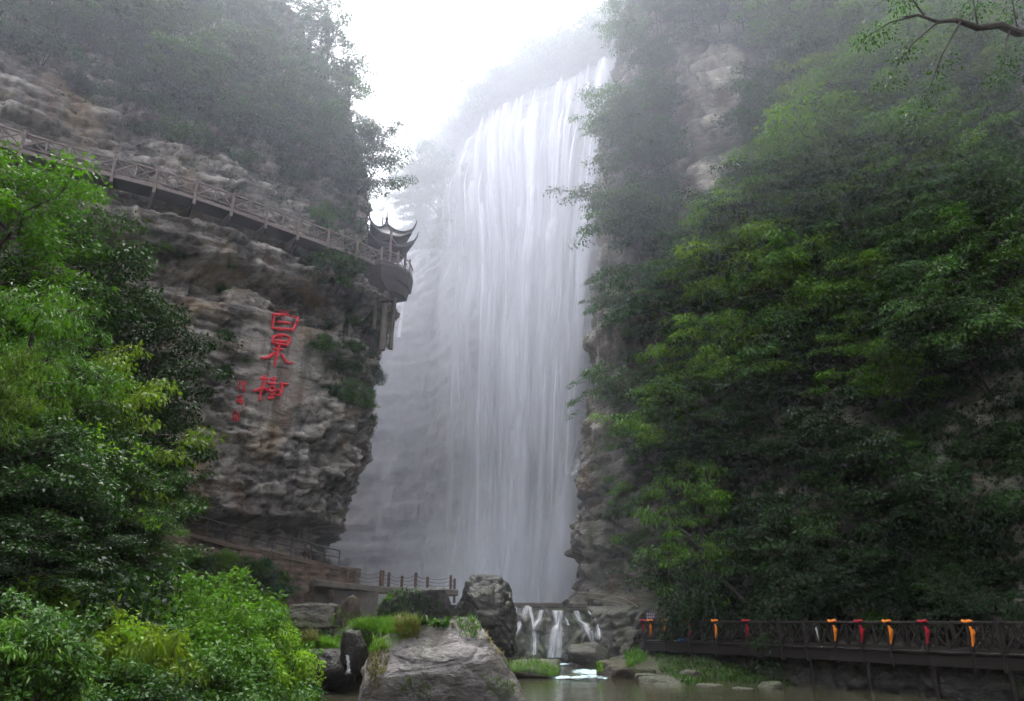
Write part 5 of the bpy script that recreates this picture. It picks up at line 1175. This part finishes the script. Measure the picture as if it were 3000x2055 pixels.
ex = [('tier', 790, 62, 1.35, 'lf_lime', 'bright drooping tree left of the top right crowns'), ('tier', 842, 78, 1.5, 'lf_lime', 'large bright drooping tree near the top right'), ('lean', 885, 45, 1.5, 'lf_bright', 'broad bright crown at the top right'), ('tier', 930, 90, 1.4, 'lf_bright', 'broad green crown below the dark limb'), ('lean', 905, 130, 1.3, 'lf_lime', 'bright crown below the broad crowns at the top right'),
      ('lean', 850, 160, 1.25, 'lf_lime', 'bright yellow-green tree leaning out on the upper right wall'), ('lean', 822, 200, 1.2, 'lf_lime', 'yellow-green bough below the leaning bright tree'), ('lean', 778, 210, 1.05, 'lf_bright', 'bright bough left of the yellow-green ones'), ('lean', 765, 250, 1.0, 'lf_lime', 'bright spray at the left edge of the upper right trees'),
      ('tier', 770, 330, 1.35, 'lf_lime', 'large yellow-green tree in the middle of the right wall'), ('tier', 722, 345, 1.1, 'lf_lime', 'bright green tree left of the large yellow-green one'), ('lean', 812, 350, 1.2, 'lf_bright', 'bright green tree right of the large yellow-green one'), ('lean', 705, 400, 1.0, 'lf_lime', 'bright tree hanging over the spur'), ('lean', 690, 450, 0.9, 'lf_lime', 'lowest bright tree at the edge of the spur'), ('lean', 745, 400, 1.0, 'lf_bright', 'bright lower bough of the large yellow-green tree'),
      ('lean', 925, 395, 0.8, 'lf_bright', 'bright bush in the dark middle right'), ('lean', 960, 330, 0.8, 'lf_mid', 'green bush above the one in the dark middle right'), ('lean', 872, 250, 1.0, 'lf_bright', 'green bough in the middle of the upper right wall')]
for i, (k, x, y, s, m_, lb) in enumerate(ex):
    h = cast_near(x, y, WR, 3); n_ = h[1] if h[1].dot(Vector(ray(x, y))) < 0 else -h[1]
    plant(k, h[0] + n_*0.9 - Vector((0, 0, 2.2)), s*1.15, m_, lb, None, math.atan2(n_.y, n_.x), rng=random.Random(i+90), tilt=(0, 0))
top_plant('tier', 702, 470, 49, 1.0, 'lf_bright', 'pale layered tree standing at the left end of the footbridge', seed=80, lean=2.6)
top_plant('tier', 790, 500, 45, 1.05, 'lf_mid', 'layered green tree behind the middle of the footbridge', seed=81, lean=2.4)
top_plant('shrub', 690, 560, 47, 1.2, 'lf_dark', 'dark round shrub behind the left end of the footbridge', seed=82)

# limb reaching in at the top right, with its sprays of leaves
lb0 = at(1075, 42, 27.0); ovt = thing('overhanging_tree', lb0, 'dark bare limb with leafy twigs reaching in at the top right corner', 'tree')
main = [lb0, at(1040, 30, 26.7), at(1018, 33, 26.5), at(1000, 25, 26.2), at(978, 28, 26), at(955, 20, 25.8), at(938, 22, 25.6), at(918, 15, 25.4), at(902, 17, 25.2)]
MB().tube(main, [0.26, 0.22, 0.19, 0.17, 0.14, 0.11, 0.08, 0.05, 0.02], 8).build('limb', M['bark'], ovt)
rs2 = np.random.RandomState(9); tips_ = []
for i, (x0, y0, Y0, x1, y1) in enumerate(((978, 28, 26, 972, -14), (938, 22, 25.6, 890, 74), (918, 15, 25.4, 862, 40), (1010, 29, 26.3, 1004, 70), (960, 22, 25.8, 925, 100), (1018, 33, 26.5, 1012, -8), (925, 17, 25.5, 900, -12))):
    a_, b_ = at(x0, y0, Y0), at(x1, y1, Y0-0.6); m_ = (a_+b_)/2 + Vector((0, 0, 0.25)); MB().tube([a_, m_, b_], [0.05, 0.032, 0.01], 5).build('twig', M['bark'], ovt)
    for u in (0.55, 0.8, 1.0): tips_.append(np.array(a_.lerp(b_, u)) - np.array(lb0) + rs2.normal(size=3)*0.2)
link('foliage', leaves_mesh('foliage', *cluster_leaves(rs2, np.array(tips_), np.full(len(tips_), 0.75), 70, 0.45, 0.17, 0.45, 0.9), M['lf_mid']), ovt)

# creepers and small growth that covers the faces
ground_cover('creepers', 'cliffR', 260000, 0.26, 'lf_dark', lambda x, y, P, N: (x > 640) & (x < 1350) & (y > -60) & (y < 640) & ~in_poly(x, y, BARE) & ~in_poly(x, y, [(600,460),(655,480),(690,560),(660,625),(590,625)]), 'dark creepers covering the right wall', 5, 0.7, 0.7)
ground_cover('wall_moss', 'cliffR', 60000, 0.16, 'lf_mid', lambda x, y, P, N: (x > 590) & (x < 720) & (y > 60) & (y < 620) & ~in_poly(x, y, BARE), 'small green growth on the spur beside the fall', 6, 0.5, 0.2)
ground_cover('slope_growth', 'cliffL', 110000, 0.24, 'lf_mid', lambda x, y, P, N: (P[..., 2] > 33) & (x > -40) & (x < 420) & (y > -60) & ((y < 0.58*x + 25) | (N[..., 2]*np.sign(N[..., 2]+1e-9) > 0.6) & (y < 0.58*x + 60)), 'undergrowth on the slope above the walkway', 7, 0.5, 0.5)
ground_cover('corner_growth', 'cliffL', 16000, 0.15, 'lf_dark', lambda x, y, P, N: (P[..., 2] < 31) & (x > 300) & (x < 400) & (y > 215) & (y < 470) & (y < 300 + (x-300)*2.0), 'creepers on the corner of the left cliff', 8, 0.6, 0.3)
ground_cover('bank_growth', 'ground', 60000, 0.16, 'lf_dark', lambda x, y, P, N: (P[..., 2] > 0.35) & (x > -60) & (x < 330) & (y > 380) & (P[..., 1] > 12) & (P[..., 1] < 60), 'leafy undergrowth on the left bank', 9, 0.2, 0.35)
ground_cover('fall_growth', 'cliffF', 30000, 0.5, 'lf_mid', lambda x, y, P, N: (P[..., 2] > 55) & (x > 370) & (x < 455) & (y < 250), 'hanging growth on the wall left of the great fall', 10, 0.6, 0.8)

# ------------------------------------------------------------------ grass on rocks and banks
def grass_px(name, poly, n, h, w, mat, label, surf=None, seed=1, curl=0.7):
    rs_ = np.random.RandomState(seed); xs = [p[0] for p in poly]; ys = [p[1] for p in poly]; pos = []
    px = rs_.uniform(min(xs), max(xs), n*3); py = rs_.uniform(min(ys), max(ys), n*3); k = in_poly(px, py, poly)
    for x, y in list(zip(px[k], py[k]))[:n]:
        hh = cast(x, y, surf)
        if hh is not None and hh[2] < 62: pos.append(hh[0])
    if not pos: return None
    pos = np.array(pos); m = len(pos); V, q, t = make_blades(rs_, m, 0.02, h, w, curl); V = V.reshape(m, 8, 3) + pos[:, None, :]
    return tag(link(name, raw_mesh(name, V.reshape(-1, 3), q, np.arange(len(q)//4)*4, M[mat], {'tint': t})), label, None, None, 'stuff')
GS = tuple(r for r in ROCKS if r not in ('rock:black_rock', 'rock:shore_rock', 'rock:small_rock')) + ('ground',)
grass_px('grass', [(340,616),(372,608),(405,612),(418,622),(412,634),(372,634),(352,628)], 4200, 0.30, 0.020, 'grass', 'bright grass on the mound behind the great boulder', GS, 1)
grass_px('grass', [(330,640),(352,632),(384,640),(386,650),(352,656),(335,654)], 2600, 0.28, 0.020, 'grass', 'bright grass on the shelf left of the great boulder', GS, 2)
grass_px('grass', [(285,632),(300,640),(328,640),(338,656),(318,662),(288,655)], 3000, 0.45, 0.022, 'grass', 'pale grass on the left bank shelf', GS, 3)
grass_px('dry_grass', [(300,634),(312,630),(318,648),(302,650)], 260, 0.9, 0.035, 'grass_dry', 'tuft of dry grass on the left bank', GS, 4, 0.5)
grass_px('dry_grass', [(395,620),(416,622),(418,640),(398,640)], 420, 0.75, 0.03, 'grass_dry', 'dry grass on the left shoulder of the great boulder', GS, 5, 0.9)
grass_px('grass', [(452,614),(478,611),(484,628),(476,640),(462,637)], 300, 0.30, 0.03, 'grass', 'grass clump on the crown of the great boulder', ('rock:boulder',), 6, 0.8)
grass_px('grass', [(370,655),(384,640),(388,665),(378,690),(368,690)], 380, 0.3, 0.035, 'grass_dry', 'straggling growth on the left flank of the great boulder', ('rock:boulder',), 7, 0.9)
grass_px('grass', [(480,676),(512,680),(518,700),(492,697)], 200, 0.28, 0.03, 'grass', 'grass tuft low on the right of the great boulder', ('rock:boulder',), 8, 0.9)
grass_px('grass', [(396,676),(434,684),(428,701),(402,696)], 170, 0.26, 0.03, 'grass', 'grass tuft at the foot of the great boulder', ('rock:boulder',), 9, 0.9)
grass_px('grass', [(480,615),(492,632),(512,660),(506,664),(486,640)], 360, 0.25, 0.035, 'grass_dry', 'growth along the right edge of the great boulder', ('rock:boulder',), 10, 0.9)
grass_px('grass', [(505,662),(540,660),(560,668),(556,678),(510,672)], 700, 0.28, 0.03, 'grass', 'grass on the islet below the weir', GS, 11)
grass_px('grass', [(588,664),(602,662),(604,672),(590,673)], 260, 0.3, 0.03, 'grass', 'grass tuft at the right of the rapids', GS, 12)
grass_px('grass', [(622,650),(642,640),(648,662),(628,668)], 700, 0.5, 0.035, 'grass', 'bright grass under the left end of the footbridge', GS + ('cliffR','shadewall'), 13)
grass_px('bank_grass', [(648,652),(690,658),(770,668),(800,690),(742,701),(700,692),(660,672)], 3000, 0.30, 0.05, 'lf_mid', 'leafy grass on the bank below the footbridge', GS + ('cliffR',), 14)
scatter([(0,632),(30,625),(110,622),(118,690),(60,700),(0,700)], 26, ['longleaf','longleaf','palmate','shrub'], ['lf_mid','lf_bright','lf_lime'], 0.5, 0.9, 'among the lower left plants', 'long-leaved plants at the lower left', ('ground','rock:corner_rock'), 51, 9)
scatter([(120,640),(300,650),(310,690),(280,700),(120,700)], 24, ['longleaf','palmate','shrub','shrub'], ['lf_mid','lf_bright','lf_yellow','lf_cool'], 0.35, 0.65, 'along the lower left waterside', 'mixed plants along the lower left water', ('ground',), 52, 12)
grass_px('ledge_growth', [(372,588),(392,584),(440,600),(452,630),(400,625),(374,606)], 900, 0.4, 0.10, 'lf_mid', 'leaves hanging over the dark rock under the chain fence', ROCKS, 16, 1.2)
grass_px('grass', [(371,588),(388,586),(392,600),(374,606)], 800, 0.35, 0.06, 'grass', 'bright clump on the corner of the terrace rock', ROCKS + ('rwall',), 17, 1.0)

grass_px('tall_grass', [(336,612),(412,606),(424,630),(392,652),(336,660),(290,655),(286,634),(320,636)], 900, 0.62, 0.022, 'grass', 'taller grass stems scattered over the mound and shelf', GS, 31, 0.5)
grass_px('boulder_growth', [(362,640),(400,622),(478,611),(512,655),(528,690),(505,700),(480,640),(430,622),(392,650),(380,700),(362,700)], 520, 0.2, 0.03, 'grass_dry', 'sparse dry growth round the edges of the great boulder', ('rock:boulder',), 32, 0.9)
for i, (x, y, Y, w_, h_, lb) in enumerate(((712, 690, 39.0, 30, 12, 'small grey stone at the water below the fourth ribbon'), (690, 676, 42.5, 22, 12, 'mossy stone half hidden in the bank grass'), (742, 694, 37.5, 34, 14, 'dark stone at the end of the grassy bank under the bridge'), (648, 680, 42.2, 26, 12, 'pale stone at the left end of the grassy bank'), (770, 690, 38.0, 28, 16, 'dark stone against the embankment'))):
    rock('bank_stone', x, y, Y, w_, h_, 1.4, M['weir_rock'], lb, 90+i, 4)

# bare limbs showing between the leaves of the right wall
for i, (pts, lb) in enumerate(((((795,318),(812,338),(835,356),(858,372)), 'dark slanting limb under the large yellow-green tree'), (((900,262),(912,278),(922,300)), 'pale bare trunk on the upper middle of the right wall'), (((740,560),(748,590),(757,618)), 'dark stem rising behind the left half of the footbridge'), (((862,120),(880,160),(885,190)), 'thin dark branch under the top right crowns'))):
    ps_ = []
    for x, y in pts:
        h = cast_near(x, y, WR, 1); n_ = h[1] if h[1].dot(Vector(ray(x, y))) < 0 else -h[1]; ps_.append(h[0] + n_*2.6)
    MBo = MB().tube(ps_, [0.17, 0.14, 0.10, 0.06][:len(ps_)], 7); o = link('bare_limb', MBo.mesh('bare_limb', M['bark'])); tag(o, lb, 'branch')

# ------------------------------------------------------------------ the air: mist in the gorge
hz = MB().box((0, 50, 75.0), (2000, 2000, 158)).build('haze', None)
hm, hn, ho = new_mat('haze'); pv = hn.nodes.new('ShaderNodeVolumePrincipled')
pv.inputs['Color'].default_value = (0.86, 0.89, 1.0, 1); pv.inputs['Density'].default_value = HAZE_DENSITY; pv.inputs['Anisotropy'].default_value = 0.06
hn.links.new(pv.outputs[0], ho.inputs['Volume']); hz.data.materials.append(hm)
tag(hz, 'pale grey mist filling the gorge', None, None, 'stuff')

def mist(name, c, sz, dens, label):
    o = MB().box(c, sz).build(name, None); m_, n_, o_ = new_mat(name); p_ = n_.nodes.new('ShaderNodeVolumePrincipled')
    p_.inputs['Color'].default_value = (0.86, 0.89, 1.0, 1); p_.inputs['Density'].default_value = dens; p_.inputs['Anisotropy'].default_value = 0.06
    n_.links.new(p_.outputs[0], o_.inputs['Volume']); o.data.materials.append(m_); return tag(o, label, None, None, 'stuff')
mist('spray_mist', (0, 163.5, 73.2), (380, 170, 151), 0.0018, 'dense spray hanging round the great fall')
mist('valley_mist', (0, 146, 73.0), (384, 206, 150), 0.0026, 'thin mist drifting forward from the great fall')
mist('cloud_mist', (0, 97, 87), (400, 300, 122), 0.0042, 'low cloud drifting over the upper gorge')

def spray(c, r, dens, label):
    V, Fc = ico(4); o = link('spray_cloud', raw_mesh('spray_cloud', unit(V)*np.array(r), Fc.ravel(), np.arange(len(Fc))*3, None), None, c)
    m_, n_, o_ = new_mat('spray_cloud'); p_ = n_.nodes.new('ShaderNodeVolumePrincipled'); p_.inputs['Color'].default_value = (0.90, 0.925, 1.0, 1)
    p_.inputs['Density'].default_value = dens; p_.inputs['Anisotropy'].default_value = 0.06; n_.links.new(p_.outputs[0], o_.inputs['Volume']); o.data.materials.append(m_); return tag(o, label, None, None, 'stuff')
rsp = np.random.RandomState(3)
for k in range(12):
    f_ = 0.35 + 0.75*k/11; spray((-1.0 + rsp.normal()*1.5, 95 + rsp.normal()*1.0, 5 + rsp.normal()*1.0), (14*f_, 9*f_, 15*f_*rsp.uniform(0.8, 1.2)), 0.0045, 'white spray at the foot of the great fall')
